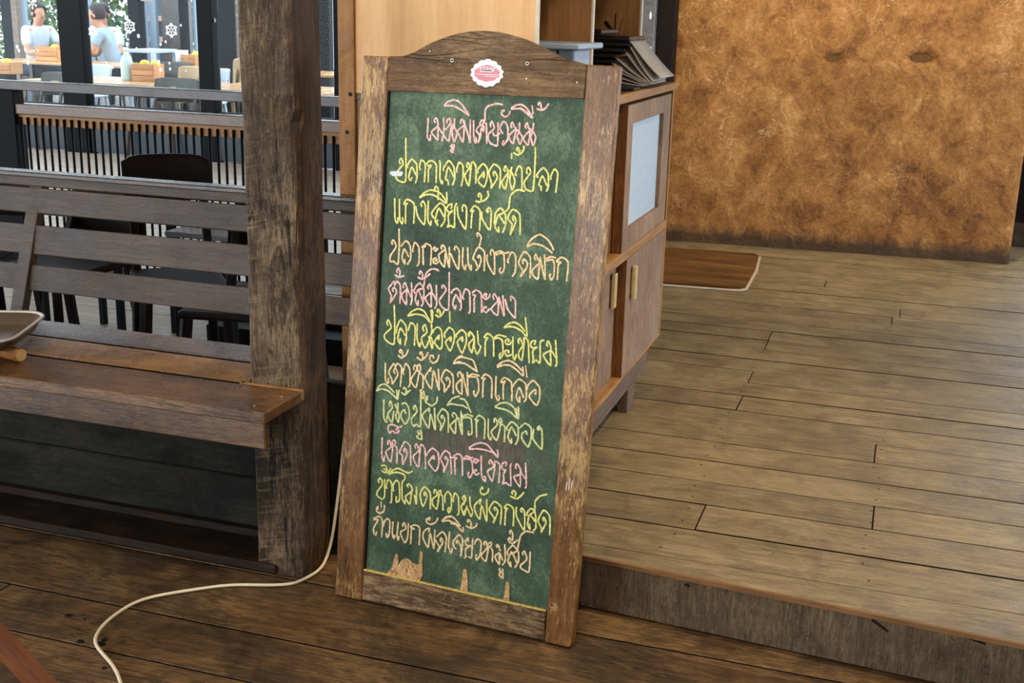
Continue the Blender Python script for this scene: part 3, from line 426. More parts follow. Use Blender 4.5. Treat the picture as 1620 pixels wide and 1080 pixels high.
# right return and back so the wall is a slab
back = [[bm.verts.new((u, 0.16, z)) for u in (0, wlen)] for z in (0, WH)]
bm.faces.new([gr[j][NX] for j in range(NZ + 1)][::-1] + [back[0][1], back[1][1]])
bm.faces.new([gr[j][0] for j in range(NZ + 1)] + [back[1][0], back[0][0]])
bm.faces.new((back[0][0], back[1][0], back[1][1], back[0][1]))
bmesh.ops.recalc_face_normals(bm, faces=bm.faces)
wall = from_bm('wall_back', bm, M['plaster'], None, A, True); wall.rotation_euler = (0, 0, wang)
structure(wall, 'ochre trowelled plaster wall with two pecked ovals behind the platform', 'wall')
LOCAL.add(wall.name)
for (cu_, cz_), ra, rb in ov:
    pts = [(ra * 0.62 * math.cos(t) * (1 + 0.12 * math.sin(3 * t + cu_)), rb * 0.6 * math.sin(t)) for t in [k * math.pi / 10 for k in range(20)]]
    prism('recess_shade_patch', pts, 0.012, 0.03, plain('recess_shade_brown', lin(108, 78, 46), 0.8, 0.2, 0, 0.2, 60), wall, (cu_, 0, cz_))  # brown oval deepens the shade of the recess by its colour

jamb = struct_empty('door_1', (-1.36, 6.5, ZP), 'dark wooden door jamb at the left end of the ochre wall', 'door frame')
box('jamb_board', (-1.44, 6.40, ZP), (-1.335, 6.46, 3.2), M['dark_wood'], jamb, 0.004)
box('jamb_board', (-1.332, 6.43, ZP), (-1.235, 6.53, 3.2), M['chair_dark'], jamb, 0.004)
box('door_leaf', (-2.4, 6.47, ZP), (-1.44, 6.51, 3.2), M['chair_dark'], jamb, 0.004)
for px_, py_, hh in [(1029, 25, .05), (1022, 74, .035), (1029, 80, .05), (1017, 120, .045), (1026, 123, .04)]:
    p = UY(px_, py_, 6.395); lathe('white_fleck', [(0, -hh / 2), (.006, -hh / 4), (.007, 0), (.005, hh / 4), (0, hh / 2)], M['white'], jamb, (p.x, 6.397, p.z), 8)  # small white lozenges set on the jamb board

wr = struct_empty('wall_right', (0.5, 7.2, ZP), 'dark boarded wall in the shade beyond the end of the ochre wall', 'wall')
for k in range(2): box('board', (0.15 + k * 0.31, 7.25, ZP), (0.15 + k * 0.31 + 0.309, 7.28, 3.2), M['chair_dark'], wr, 0.001)
box('door_post', (0.772, 7.20, ZP), (0.84, 7.30, 3.2), M['chair_dark'], wr, 0.002)
for k in range(4): box('board', (1.95 + k * 0.36, 7.25, ZP), (1.95 + k * 0.36 + 0.358, 7.28, 3.2), M['chair_dark'], wr, 0.001)
box('lintel', (0.84, 7.22, 2.35), (1.95, 7.29, 3.2), M['chair_dark'], wr, 0.002)
box('skirting', (0.15, 7.235, ZP), (0.772, 7.25, ZP + 0.14), M['dark_wood'], wr, 0.003)

ceil = struct_empty('ceiling', (0, 3, 3.25), 'dark boarded ceiling above the platform and bench, out of view', 'ceiling')
for k in range(16): box('board', (-9.8, -3.0 + k * 0.78, 3.37), (3.6, -3.0 + k * 0.78 + 0.779, 3.40), M['dark_wood'], ceil, 0)

wf = struct_empty('wall_front', (0, -3.05, 0), 'boarded wall behind the camera, out of view', 'wall')
for k in range(8): box('board', (-5.2 + k * 1.1, -3.08, -0.05), (-5.2 + k * 1.1 + 1.099, -3.05, 3.37), M['dark_wood'], wf, 0)
wq = struct_empty('wall_side', (3.6, 0, 0), 'boarded side wall right of the camera, out of view', 'wall')
for k in range(6): box('board', (3.6, -3.05 + k * 1.1, -0.05), (3.63, -3.05 + k * 1.1 + 1.099, 3.37), M['dark_wood'], wq, 0)
# low board wall under the bench + its sill
lw = struct_empty('wall_low', (-2.2, 2.5, 0), 'low wall of old green-black boards under the bench', 'wall')
box('board', (-3.9, 2.50, 0.036), (-1.40, 2.53, 0.1745), M['green_wall'], lw, 0.004)
box('board', (-3.9, 2.497, 0.179), (-1.40, 2.53, 0.462), M['green_wall'], lw, 0.004)
box('board', (-1.399, 2.505, 0.132), (-1.15, 2.53, 0.462), M['green_wall'], lw, 0.002)
box('board', (-1.399, 2.505, 0.0), (-1.272, 2.53, 0.131), M['green_wall'], lw, 0.002)
box('sill_board', (-3.9, 2.345, 0.001), (-1.36, 2.50, 0.024), M['sill'], lw, 0.006)
box('sill_fillet', (-3.9, 2.47, 0.024), (-1.40, 2.499, 0.045), M['sill'], lw, 0.006)

# hewn corner post
def hewn(name, x0, x1, y0, y1, z0, z1, mat, seed, parent=None, nz=110, amp=0.004):
    bm = bmesh.new(); nx, ny = 10, 8
    per = [(i / nx, 0) for i in range(nx)] + [(1, j / ny) for j in range(ny)] + [(1 - i / nx, 1) for i in range(nx)] + [(0, 1 - j / ny) for j in range(ny)]
    cx, cy = (x0 + x1) / 2, (y0 + y1) / 2; rings = []
    notch = UY(466, 196, y0)
    for k in range(nz + 1):
        z = z0 + (z1 - z0) * k / nz; ring = []
        for (u, v) in per:
            x, y_ = x0 + (x1 - x0) * u, y0 + (y1 - y0) * v
            c = 0.006
            if (u in (0, 1)) and (v in (0, 1)): x += c if u == 0 else -c; y_ += c if v == 0 else -c
            p = Vector((x * 6, y_ * 6, z * 2.2 + seed)); n = mnoise.noise(p) * amp + mnoise.noise(Vector((x * 30, y_ * 30, z * 9 + seed))) * amp * 0.6
            nn = Vector((x - cx, y_ - cy, 0)).normalized(); x += nn.x * n; y_ += nn.y * n
            if name == 'corner_post':
                dn = math.hypot((x - notch.x) / 0.05, (z - notch.z - (notch.x - x) * 0.9) / 0.028)
                if dn < 1.3 and v < 0.15: y_ += 0.020 * (1.3 - dn) * (0.6 + 0.4 * math.sin(z * 900)); x -= 0.008 * (1.3 - dn) * u
            ring.append(bm.verts.new((x - cx, y_ - cy, z - z0)))
        rings.append(ring)
    n = len(per)
    for a, b_ in zip(rings, rings[1:]):
        for k in range(n): bm.faces.new((a[k], a[(k + 1) % n], b_[(k + 1) % n], b_[k]))
    bm.faces.new(rings[0][::-1]); bm.faces.new(rings[-1])
    return from_bm(name, bm, mat, parent, (cx, cy, z0))
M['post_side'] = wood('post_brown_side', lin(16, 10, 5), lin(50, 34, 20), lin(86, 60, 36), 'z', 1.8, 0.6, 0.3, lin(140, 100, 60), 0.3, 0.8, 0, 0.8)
post = hewn('corner_post', -1.424, -1.280, 2.356, 2.495, 0.0, 3.37, M['post'], 3.0)
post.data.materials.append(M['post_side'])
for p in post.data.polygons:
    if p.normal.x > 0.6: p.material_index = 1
tag(post, 'thick hewn grey-brown timber post with a splintered notch at the bench end', 'post')

# ================================================================= THE MENU BOARD (largest object)
BY, BT = -0.0611, 0.1262
bd = thing('menu_board', (-1.1798, 2.3035, 0.002), 'tall brown framed green chalkboard with handwritten dishes, leaning beside the post', 'chalkboard', None, (-BT, 0, BY))
def lp(name, pts, y0, y1, mat, bev=0.002, parent=None): return prism(name, pts, y0, y1, mat, parent or bd, axis='y', bev=bev)
lp('side_stile', [(0, 0), (0.0725, 0), (0.0665, 1.2573), (0.002, 1.2573)], 0, 0.022, M['frame_red'], 0.003)
lp('side_stile', [(0.5345, 0), (0.593, 0.0), (0.60, 0.010), (0.5985, 1.2573), (0.527, 1.2573)], 0, 0.022, M['frame_red'], 0.003)
crown = [(0.0668, 1.2582), (0.1018, 1.2596), (0.1288, 1.2690), (0.1656, 1.2890), (0.196, 1.3010), (0.2245, 1.3100), (0.258, 1.3170), (0.2933, 1.319), (0.325, 1.3175), (0.3517, 1.3130), (0.382, 1.3060), (0.4102, 1.2960), (0.4439, 1.2820), (0.4728, 1.2705), (0.5011, 1.2637), (0.5262, 1.2582)]
lp('top_rail', crown[::-1] + [(0.0672, 1.1825), (0.5258, 1.1875)], 0.001, 0.021, M['frame_rail'], 0.0015)
lp('bottom_rail', [(0.0728, 0.003), (0.5342, 0.003), (0.5304, 0.0716), (0.0735, 0.0765)], 0.001, 0.021, M['frame_rail_low'], 0.0025)
lp('writing_panel', [(0.060, 0.06), (0.54, 0.06), (0.535, 1.20), (0.058, 1.20)], 0.008, 0.014, M['green'], 0)
box('dust_ledge', (0.0735, 0.0015, 0.0720), (0.531, 0.0085, 0.0765), chalk_mat('yellow_dust', lin(226, 214, 120), lin(180, 140, 80)), bd, 0.001, (0, R(0.6), 0))
lp('inner_bead', [(0.0700, 0.078), (0.0765, 0.078), (0.0725, 1.182), (0.0665, 1.182)], 0.003, 0.009, M['chair_dark'], 0.0008)
# places where the paint and ply have chipped off along the bottom
for pts in ([(0.1310, 0.0765), (0.1357, 0.0830), (0.1447, 0.0949), (0.1524, 0.1302), (0.1591, 0.1284), (0.1606, 0.1042), (0.1696, 0.1182), (0.1790, 0.1245), (0.1873, 0.1232), (0.1960, 0.1170), (0.2041, 0.1143), (0.2137, 0.1162), (0.2149, 0.1483), (0.2214, 0.1466), (0.2225, 0.1100), (0.2250, 0.0925), (0.2200, 0.0800), (0.2144, 0.0765)],
            [(0.3210, 0.0765), (0.3240, 0.1000), (0.3248, 0.1261), (0.3285, 0.1280), (0.3342, 0.1265), (0.3380, 0.0990), (0.3394, 0.0764)],
            [(0.4270, 0.0755), (0.4293, 0.0880), (0.4310, 0.1176), (0.4350, 0.1195), (0.4386, 0.1177), (0.4410, 0.0950), (0.4417, 0.0755)]):
    lp('bare_wood_chip', pts, 0.0052, 0.0082, M['peel'], 0)
# chalk handwriting
def smooth_line(pts, step=1.2):
    if len(pts) == 2: return pts
    P = [pts[0]] + pts + [pts[-1]]; out = []
    for i in range(1, len(P) - 2):
        p0, p1, p2, p3 = P[i - 1:i + 3]; L = math.hypot(p2[0] - p1[0], p2[1] - p1[1]); n = max(1, int(L / 9))
        for k in range(n):
            t = k / n; t2 = t * t; t3 = t2 * t; w_ = 0.62
            o = []
            for a in (0, 1):
                c = 0.5 * (2 * p1[a] + (-p0[a] + p2[a]) * t + (2 * p0[a] - 5 * p1[a] + 4 * p2[a] - p3[a]) * t2 + (-p0[a] + 3 * p1[a] - 3 * p2[a] + p3[a]) * t3)
                o.append(c * w_ + (p1[a] + (p2[a] - p1[a]) * t) * (1 - w_))
            out.append(tuple(o))
    out.append(pts[-1]); return out
def chalk(name, data, mat, width, label, rnd):
    vs, fs = [], []
    for s in data.split(';'):
        pts = smooth_line([tuple(float(v) for v in p.split(',')) for p in s.split()])
        pts = [(a * 0.2e-3 * 0.9, b_ * 0.2e-3 * 0.9) for a, b_ in pts] if SCALE9 else [(a * 0.2e-3, b_ * 0.2e-3) for a, b_ in pts]
        n = len(pts); base = len(vs)
        for i, (x, z) in enumerate(pts):
            a = pts[max(0, i - 1)]; c = pts[min(n - 1, i + 1)]; dx, dz = c[0] - a[0], c[1] - a[1]; L = math.hypot(dx, dz) or 1
            wv = width * (0.5 + rnd.uniform(-0.10, 0.12)) * (0.72 if i in (0, n - 1) else 1)
            nx, nz = -dz / L * wv, dx / L * wv
            yy = 0.0072 - rnd.random() * 0.0002
            vs += [(x + nx, yy, z + nz), (x - nx, yy, z - nz)]
        fs += [(base + 2 * i, base + 2 * i + 1, base + 2 * i + 3, base + 2 * i + 2) for i in range(n - 1)]
    me = bpy.data.meshes.new(name); me.from_pydata(vs, [], fs); me.update()
    o = mesh_obj(name, me, bd, (0, 0, 0), mat); o['label'] = label; return o
SCALE9 = False
rc = random.Random(5)
INFO = {1: ('chalk_pink', 'pink chalk heading line at the top'), 2: ('chalk_yellow', 'yellow chalk line under the heading'),
        3: ('chalk_yellow', 'short yellow chalk line, third from the top'), 4: ('chalk_cream', 'long cream-yellow chalk line, fourth from the top'),
        5: ('chalk_pink', 'pink chalk line, fifth from the top'), 6: ('chalk_yellow', 'yellow chalk line, sixth from the top'),
        7: ('chalk_cream', 'cream-orange chalk line, seventh from the top'), 8: ('chalk_pale', 'pale yellow chalk line, eighth from the top'),
        9: ('chalk_pink', 'pink chalk line, third from the bottom'), 10: ('chalk_yellow', 'yellow chalk line, second from the bottom'),
        11: ('chalk_cream', 'cream-orange chalk line at the bottom')}
for k, s in CHALK.items(): chalk('chalk_line', s, M[INFO[k][0]], 0.0039, INFO[k][1], rc)
sm = lp('chalk_smudge', [(0.0825, 1.0075), (0.0835, 1.0015), (0.0905, 0.9975), (0.110, 0.9985), (0.1145, 1.003), (0.1145, 1.0085), (0.104, 1.010)], 0.0071, 0.0078, M['chalk_white'], 0); sm['label'] = 'white chalk smudge'
# scalloped paper badge, two holes in the top rail, a few nails
N = 96
def badge(rx, rz, amp, lobes, top=0.0):
    out = []
    for k in range(N):
        t = 2 * math.pi * k / N; s = 1 + amp * abs(math.sin(lobes * t / 2 + 0.2)) - amp + top * max(0, math.sin(t)) ** 6 + top * 0.8 * max(0, -math.sin(t)) ** 6
        out.append((0.305 + rx * s * math.cos(t), 1.2305 + rz * s * math.sin(t)))
    return out
lp('paper_badge', badge(0.0385, 0.0265, 0.10, 14, 0.14), -0.0012, 0.0012, M['white'], 0)['label'] = 'white scalloped paper badge'
pb = lp('badge_print', badge(0.0305, 0.0170, 0.08, 10, 0.05), -0.0016, -0.0011, M['sticker_pink'], 0); pb['label'] = 'faded pink print'
lp('badge_print', [(0.290, 1.2335), (0.318, 1.2335), (0.323, 1.2385), (0.289, 1.2385)], -0.0020, -0.0014, M['white'], 0)['label'] = 'torn white strip'
lp('badge_print', [(0.291, 1.2355), (0.316, 1.2350), (0.317, 1.2372), (0.292, 1.2375)], -0.0023, -0.0018, M['hole'], 0)['label'] = 'dark slit'
for (x0, x1, z0, z1) in [(0.281, 0.286, 1.2405, 1.2425), (0.288, 0.292, 1.2405, 1.244), (0.295, 0.301, 1.2415, 1.2435), (0.304, 0.308, 1.2405, 1.244), (0.311, 0.317, 1.2405, 1.2425), (0.320, 0.3235, 1.240, 1.244), (0.279, 0.333, 1.2275, 1.2285), (0.300, 0.330, 1.2240, 1.2248)]:
    lp('badge_print', [(x0, z0), (x1, z0), (x1, z1), (x0, z1)], -0.0020, -0.0014, M['white'], 0)
for x, z in ((0.221, 1.2545), (0.395, 1.2545)):
    cyl('screw_hole', (x, -0.0006, z), (x, 0.004, z), 0.0038, M['metal'], bd, n=12)
    cyl('screw_hole', (x, -0.0012, z), (x, 0.004, z), 0.0024, M['hole'], bd, n=12)
cyl('knot', (0.551, -0.0008, 0.0864), (0.551, 0.004, 0.0864), 0.009, plain('knot_filler', lin(156, 124, 82), 0.8, 0.2, 0, 0.2, 200), bd, n=12)
cyl('knot', (0.545, -0.0014, 0.0900), (0.545, 0.004, 0.0900), 0.0025, M['hole'], bd, n=12)
for x, z in ((0.487, 0.017), (0.396, 1.2235), (0.5085, 1.2205), (0.167, 1.272)): cyl('nail_head', (x, -0.0006, z), (x, 0.003, z), 0.0016, M['metal'], bd, n=10)
for dx, dz, s in ((0, 0, .020), (.006, .002, .026), (.012, .006, .018)): lp('paint_scar', [(0.5545 + dx, 0.353 + dz), (0.5575 + dx, 0.354 + dz), (0.5585 + dx, 0.353 + dz + s), (0.5560 + dx, 0.354 + dz + s)], -0.0008, 0.002, M['mat_edge'], 0)
# hidden rear prop that keeps it standing
box('prop_leg', (0.07, 0.024, 0.20), (0.11, 0.04, 1.10), M['chair_dark'], bd, 0.002)
box('prop_leg', (0.49, 0.024, 0.20), (0.53, 0.04, 1.10), M['chair_dark'], bd, 0.002)

# ================================================================= BENCH
bn = thing('bench', (-2.3, 2.4, 0), 'long brown slatted bench with a golden middle seat plank beside the post', 'bench')
box('seat_plank', (-3.55, 2.168, 0.463), (-1.272, 2.334, 0.490), M['seat'], bn, 0.003)
bm = bmesh.new(); bm_box(bm, (-1.0, 2.340 - 2.4, -0.013), (1.0, 0.090, 0.013), 0.003)
bmesh.ops.scale(bm, verts=bm.verts, vec=(1.0625, 1, 1)); bmesh.ops.translate(bm, verts=bm.verts, vec=(-0.1875, 0, 0))
vs = bm_box(bm, (0.86, -0.060, -0.013), (1.026, -0.046, 0.013), 0.002)
g = from_bm('seat_plank', bm, M['seat_gold'], bn, (-2.3, 2.4, 0.477)); g['label'] = 'golden middle seat plank'
g3 = box('seat_plank', (-3.55, 2.496, 0.465), (-1.425, 2.632, 0.490), M['seat'], bn, 0.003)
for o_ in (g, g3):
    o_.data.materials.append(M['joint'])
    for p in o_.data.polygons:
        if p.normal.y < -0.5 and p.center.x < 0.9: p.material_index = 1
box('apron', (-3.55, 2.205, 0.388), (-1.295, 2.228, 0.4625), M['seat'], bn, 0.003)
for z0, z1, yy, nm in ((0.555, 0.628, 2.685, 'back_slat'), (0.653, 0.736, 2.716, 'back_slat'), (0.765, 0.8365, 2.748, 'back_slat'), (0.8395, 0.868, 2.760, 'back_slat')):
    box(nm, (-3.55, yy, z0), (-1.0, yy + 0.018, z1), M['bench'], bn, 0.002, (R(-16), 0, 0))
box('back_cap', (-3.55, 2.748, 0.868), (-1.0, 2.800, 0.882), M['dark_wood'], bn, 0.003)
for xu in (-3.3, -2.335, -1.5):
    beam('back_upright', (xu, 2.640, 0.46), (xu, 2.790, 0.87), 0.042, 0.03, M['bench'], bn, 0.002, (0, 1, 0))
for xu in (-3.35, -2.5):
    box('leg', (xu, 2.25, 0.024), (xu + 0.05, 2.30, 0.463), M['chair_dark'], bn, 0.003)
    box('leg', (xu, 2.54, 0.0), (xu + 0.05, 2.60, 0.465), M['chair_dark'], bn, 0.003)
box('seat_bearer', (-1.50, 2.23, 0.42), (-1.43, 2.63, 0.463), M['chair_dark'], bn, 0.003)
for px_, py_ in ((403, 641), (446, 627), (345, 589)): 
    p = UZ(px_, py_, 0.4905); cyl('nail_head', (p.x, p.y, 0.4895), (p.x, p.y, 0.4912), 0.0035, M['metal'], bn, n=10)

# serving tray with a rolled pale rim, on a wooden rolling pin-like dowel
tr = thing('serving_tray', (-2.205, 2.262, 0.531), 'dark brown serving tray with a pale rolled rim on the bench', 'tray', None, (0, 0, R(21)))
def rrect(w_, d_, r_, n=6):
    out = []
    for cx, cy, a0 in ((w_ / 2 - r_, d_ / 2 - r_, 0), (-w_ / 2 + r_, d_ / 2 - r_, 90), (-w_ / 2 + r_, -d_ / 2 + r_, 180), (w_ / 2 - r_, -d_ / 2 + r_, 270)):
        for k in range(n + 1): t = R(a0 + 90 * k / n); out.append((cx + r_ * math.cos(t), cy + r_ * math.sin(t)))
    return out
def loft(name, rings, mat, parent, loc=(0, 0, 0), closed=True, smooth=True):
    bm = bmesh.new(); vr = [[bm.verts.new(p) for p in ring] for ring in rings]; n = len(vr[0])
    for a, b_ in zip(vr, vr[1:]):
        for k in range(n): bm.faces.new((a[k], a[(k + 1) % n], b_[(k + 1) % n], b_[k]))
    if closed: bm.faces.new(vr[0][::-1]); bm.faces.new(vr[-1])
    bmesh.ops.recalc_face_normals(bm, faces=bm.faces)
    return from_bm(name, bm, mat, parent, loc, smooth)
M['tray'] = plain('tray_dark_enamel', lin(92, 74, 58), 0.3, 0.5, 0, 0.15, 20); M['rim'] = plain('tray_rim', lin(206, 204, 194), 0.3, 0.5)
ring = lambda w_, d_, r_, z: [(x, y_, z) for x, y_ in rrect(w_, d_, r_)]
loft('pan', [ring(0.33, 0.24, 0.05, 0), ring(0.355, 0.265, 0.055, 0.006), ring(0.385, 0.295, 0.06, 0.034), ring(0.380, 0.290, 0.06, 0.034), ring(0.35, 0.26, 0.055, 0.009), ring(0.33, 0.24, 0.05, 0.004)], M['tray'], tr)
loft('rim', [ring(0.383, 0.293, 0.060, 0.032), ring(0.394, 0.304, 0.062, 0.032), ring(0.396, 0.306, 0.062, 0.036), ring(0.392, 0.302, 0.062, 0.0385), ring(0.384, 0.294, 0.06, 0.0375), ring(0.381, 0.291, 0.06, 0.034)], M['rim'], tr, closed=False)
M['dowel_end'] = plain('pale_dowel_end', lin(226, 182, 118), 0.5, 0.3, 0, 0.1, 80)
dw = wood('dowel_wood', lin(96, 54, 20), lin(156, 98, 44), lin(206, 160, 98), 'z', 1.2, 0.4, 0.4)
dowel = cyl('wooden_dowel', (-2.40, 2.36, 0.5075), (-2.012, 2.280, 0.5075), 0.0175, dw, None, n=20, bev=0.002)
dowel.data.materials.append(M['dowel_end'])
for p in dowel.data.polygons:
    if len(p.vertices) > 4: p.material_index = 1
tag(dowel, 'round pale-ended wooden dowel under the serving tray', 'dowel')
dowel2 = cyl('wooden_dowel', (-2.44, 2.20, 0.5075), (-2.14, 2.14, 0.5075), 0.0175, dw, None, n=20, bev=0.002)
tag(dowel2, 'second wooden dowel propping the front of the serving tray', 'dowel')

# cream cord: down behind the board, over the floor
cp = [(-1.222, 2.475, 0.42), (-1.236, 2.47, 0.28), (-1.254, 2.468, 0.145), (-1.262, 2.455, 0.06), (-1.266, 2.43, 0.018), (-1.268, 2.395, 0.005)]
for x, y_ in [(1440, 590), (1380, 615), (1250, 616), (1110, 612), (1000, 625), (900, 640), (740, 665), (640, 695), (560, 745), (490, 800), (450, 860), (450, 900), (500, 955), (550, 1010), (575, 1080), (590, 1150)]:
    p = UZ(x / 3, 720 + y_ / 3, 0.0045); cp.append((p.x, p.y, 0.0045))
cd_ = tube('power_cord', cp, 0.0038, M['cord']); tag(cd_, 'cream power cord curling over the dark floor from behind the chalkboard', 'cord')

# ================================================================= TALL SHELF CABINET
CX = -0.742
cb = thing('shelf_cabinet', (-1.07, 3.37, ZP), 'tall wooden shelf cabinet with a pale end panel and four sliding doors, behind the chalkboard', 'cabinet')
CN, CF = 2.80, 3.93
box('leg', (-0.785, 3.505, ZP), (-0.752, 3.60, 0.21), M['plinth'], cb, 0.002)
box('leg', (-0.80, 2.83, ZP), (-0.752, 2.90, 0.21), M['plinth'], cb, 0.002)
box('leg', (-1.36, 2.83, ZP), (-1.31, 2.90, 0.21), M['plinth'], cb, 0.002)
box('leg', (-1.36, 3.82, ZP), (-1.31, 3.89, 0.21), M['plinth'], cb, 0.002)
box('plinth', (-1.34, CN + 0.01, 0.205), (-0.757, 3.80, 0.284), M['plinth'], cb, 0.002)
box('bottom_board', (-1.38, CN, 0.284), (CX, CF, 0.296), M['cab_edge'], cb, 0.001)
box('side_panel', (-1.345, CN, 0.296), (-0.752, CN + 0.018, 1.124), M['cabinet'], cb, 0.001)
box('side_panel', (-1.345, CF - 0.018, 0.296), (CX, CF, 1.124), M['shelf'], cb, 0.001)
box('back_panel', (-1.38, CN, 0.296), (-1.365, CF, 2.4), M['shelf'], cb, 0.001)
box('middle_board', (-1.36, CN + 0.02, 0.660), (CX, CF - 0.018, 0.690), M['cab_edge'], cb, 0.0015)
box('top_board', (-1.36, CN, 1.124), (CX - 0.014, CF + 0.025, 1.141), M['cab_top'], cb, 0.001)
box('top_edge', (CX - 0.014, CN, 1.118), (CX + 0.003, CF + 0.025, 1.1415), M['cab_edge'], cb, 0.0015)
def framed_door(name, x, y0, y1, z0, z1, py0, py1, pz0, pz1, mat, pmat):
    d = box(name, (x - 0.030, y0, z0), (x, y1, z1), mat, cb, 0.001)
    me = d.data; bm = bmesh.new(); c = ((y0 + y1) / 2, (z0 + z1) / 2)
    for a0, a1, b0, b1 in ((y0, py0, z0, z1), (py1, y1, z0, z1), (py0, py1, z0, pz0), (py0, py1, pz1, z1)):
        bm_box(bm, (-0.015, a0 - c[0], b0 - c[1]), (0.015, a1 - c[0], b1 - c[1]), 0.0012)
    bm.to_mesh(me); bm.free()
    p = box('panel', (x - 0.020, py0 - 0.004, pz0 - 0.004), (x - 0.014, py1 + 0.004, pz1 + 0.004), pmat, d, 0)
    bm = bmesh.new(); n = 54; hh = (pz1 - pz0) + 0.008
    for k in range(n): bm_box(bm, (0.001, -(py1 - py0) / 2, -hh / 2 + hh * k / n), (0.0045, (py1 - py0) / 2, -hh / 2 + hh * (k + 0.72) / n), 0)
    rb = from_bm('ribbing', bm, pmat, p, world_of(p)); rb['kind'] = 'stuff'
    return d
framed_door('door', CX, 3.272, 3.885, 0.6915, 1.108, 3.335, 3.775, 0.752, 1.054, M['cabinet'], M['blue_panel'])
nd = framed_door('door', CX - 0.032, 2.825, 3.31, 0.6915, 1.108, 2.88, 3.19, 0.752, 1.054, M['cab_dark'], M['shelf'])
box('stile_edge', (CX - 0.030, 3.268, 0.6915), (CX - 0.001, 3.2725, 1.108), M['cab_dark'], cb, 0.0005)
def flat_door(x, y0, y1, z0, z1, hy):
    d = box('door', (x - 0.028, y0, z0), (x, y1, z1), M['cabinet'], cb, 0.0012)
    h = box('handle', (x + 0.004, hy - 0.013, 0.525), (x + 0.016, hy + 0.013, 0.628), M['brass'], d, 0.002)
    box('handle_foot', (x, hy - 0.004, 0.54), (x + 0.005, hy + 0.004, 0.61), M['brass'], d, 0.0005)
    return d
flat_door(CX, 3.352, 3.905, 0.2965, 0.6585, 3.42)
flat_door(CX - 0.030, 2.83, 3.39, 0.2965, 0.6585, 3.285)
box('stile_edge', (CX - 0.029, 3.347, 0.2965), (CX - 0.0005, 3.3525, 0.6585), M['cab_dark'], cb, 0.0005)
# shelf part
SX = -0.87
bpn = box('end_panel', (-1.348, CN, 1.1415), (SX - 0.004, CN + 0.016, 2.4), M['pale_panel'], cb, 0.0005); bpn['label'] = 'pale birch end panel'
box('end_stile', (-1.393, CN - 0.008, ZP), (-1.3485, CN + 0.02, 2.4), M['stile'], cb, 0.001)
for yy in (3.33, 3.955): box('divider', (-1.364, yy - 0.008, 1.1415), (SX - 0.004, yy + 0.008, 2.4), M['shelf'], cb, 0.0005)
for yy in (CN + 0.008, 3.33, 3.955): box('pale_edging', (SX - 0.004, yy - 0.009, 1.1415), (SX + 0.002, yy + 0.009, 2.4), M['pale_edge'], cb, 0.0005)
box('shelf_board', (-1.36, CN + 0.017, 1.62), (SX - 0.01, 3.32, 1.638), M['shelf'], cb, 0.001)
box('shelf_board', (-1.36, 3.34, 1.62), (SX - 0.01, 3.945, 1.638), M['shelf'], cb, 0.001)
box('crown_board', (-1.39, CN - 0.01, 2.401), (SX + 0.01, 3.97, 2.42), M['shelf'], cb, 0.001)
for px_, py_ in ((554, 149), (549, 209)): p = UY(px_, py_, CN - 0.009); cyl('screw_hole', (p.x, CN - 0.010, p.z), (p.x, CN - 0.002, p.z), 0.005, M['hole'], cb, n=12)

# grey lidded box in the near compartment
p = UY(886, 84, 3.08); q = UY(918, 70, 3.0); zt = UY(886, 69, 3.05).z
gb = thing('lidded_box', (p.x, 3.12, 1.1415), 'grey-blue plastic box with a flat overhanging lid in the near compartment', 'box')
box('body', (p.x - 0.075, 3.04, 1.142), (p.x + 0.0, 3.20, zt - 0.014), M['grey_plastic'], gb, 0.004)
box('body_rib', (p.x + 0.006, 3.04, 1.142), (p.x + 0.050, 3.20, zt - 0.014), M['grey_plastic'], gb, 0.004)
box('lid', (p.x - 0.13, 2.99, zt - 0.0135), (q.x, 3.24, zt + 0.002), M['grey_plastic'], gb, 0.004)

# stack of black menus with drooping pages in the far compartment
NM = 10; zs0 = 1.1425; rm = random.Random(11)
ordw = ['bottom one', 'second from the bottom', 'third from the bottom', 'fourth from the bottom', 'fifth from the bottom', 'fifth from the top', 'fourth from the top', 'third from the top', 'second from the top', 'topmost one']
for k in range(NM):
    z = zs0 + k * 0.0168
    xr = -0.845 + rm.uniform(-0.022, 0.012)
    if k in (7, 6): xr = -0.810 + 0.012 * (k - 6)
    if k == 8: xr = -0.800
    if k == 9: xr = -0.885
    t = thing('menu_folder', (xr, 3.60, z), 'black menu folder in the far compartment stack, ' + ordw[k], 'menu', 'black menus stacked in the far compartment')
    bm = bmesh.new(); bm_box(bm, (-0.30, -0.11, 0), (0, 0.11, 0.0125), 0.003)
    from_bm('cover', bm, M['folder'], t, (xr, 3.60, z))
    if 1 <= k <= 8:
        ex = -0.735 + 0.012 * rm.random() + (0.02 if k == 8 else 0) - 0.01 * max(0, 4 - k); ez = 1.146 + 0.0022 * k + (0.008 if k == 8 else 0)
        if ex > xr + 0.02:
            bm = bmesh.new(); n = 12; th = 0.003; L = []
            for s in range(n + 1):
                u = s / n; L.append((-0.004 + (ex - xr + 0.004) * u, 0.0008 + (ez - z) * u ** 1.15 - 0.010 * math.sin(math.pi * u) * (1 if k > 3 else 0.3)))
            v = [[bm.verts.new((x, yy, zz + dz)) for x, zz in L] for yy in (-0.10, 0.10) for dz in (0, th)]
            for i in range(n):
                for a, b_ in ((0, 1), (1, 3), (3, 2), (2, 0)): bm.faces.new((v[a][i], v[a][i + 1], v[b_][i + 1], v[b_][i]))
            bm.faces.new((v[0][0], v[1][0], v[3][0], v[2][0])); bm.faces.new((v[0][n], v[2][n], v[3][n], v[1][n]))
            bmesh.ops.recalc_face_normals(bm, faces=bm.faces)
            from_bm('pages', bm, M['paper'], t, (xr, 3.60, z), True)
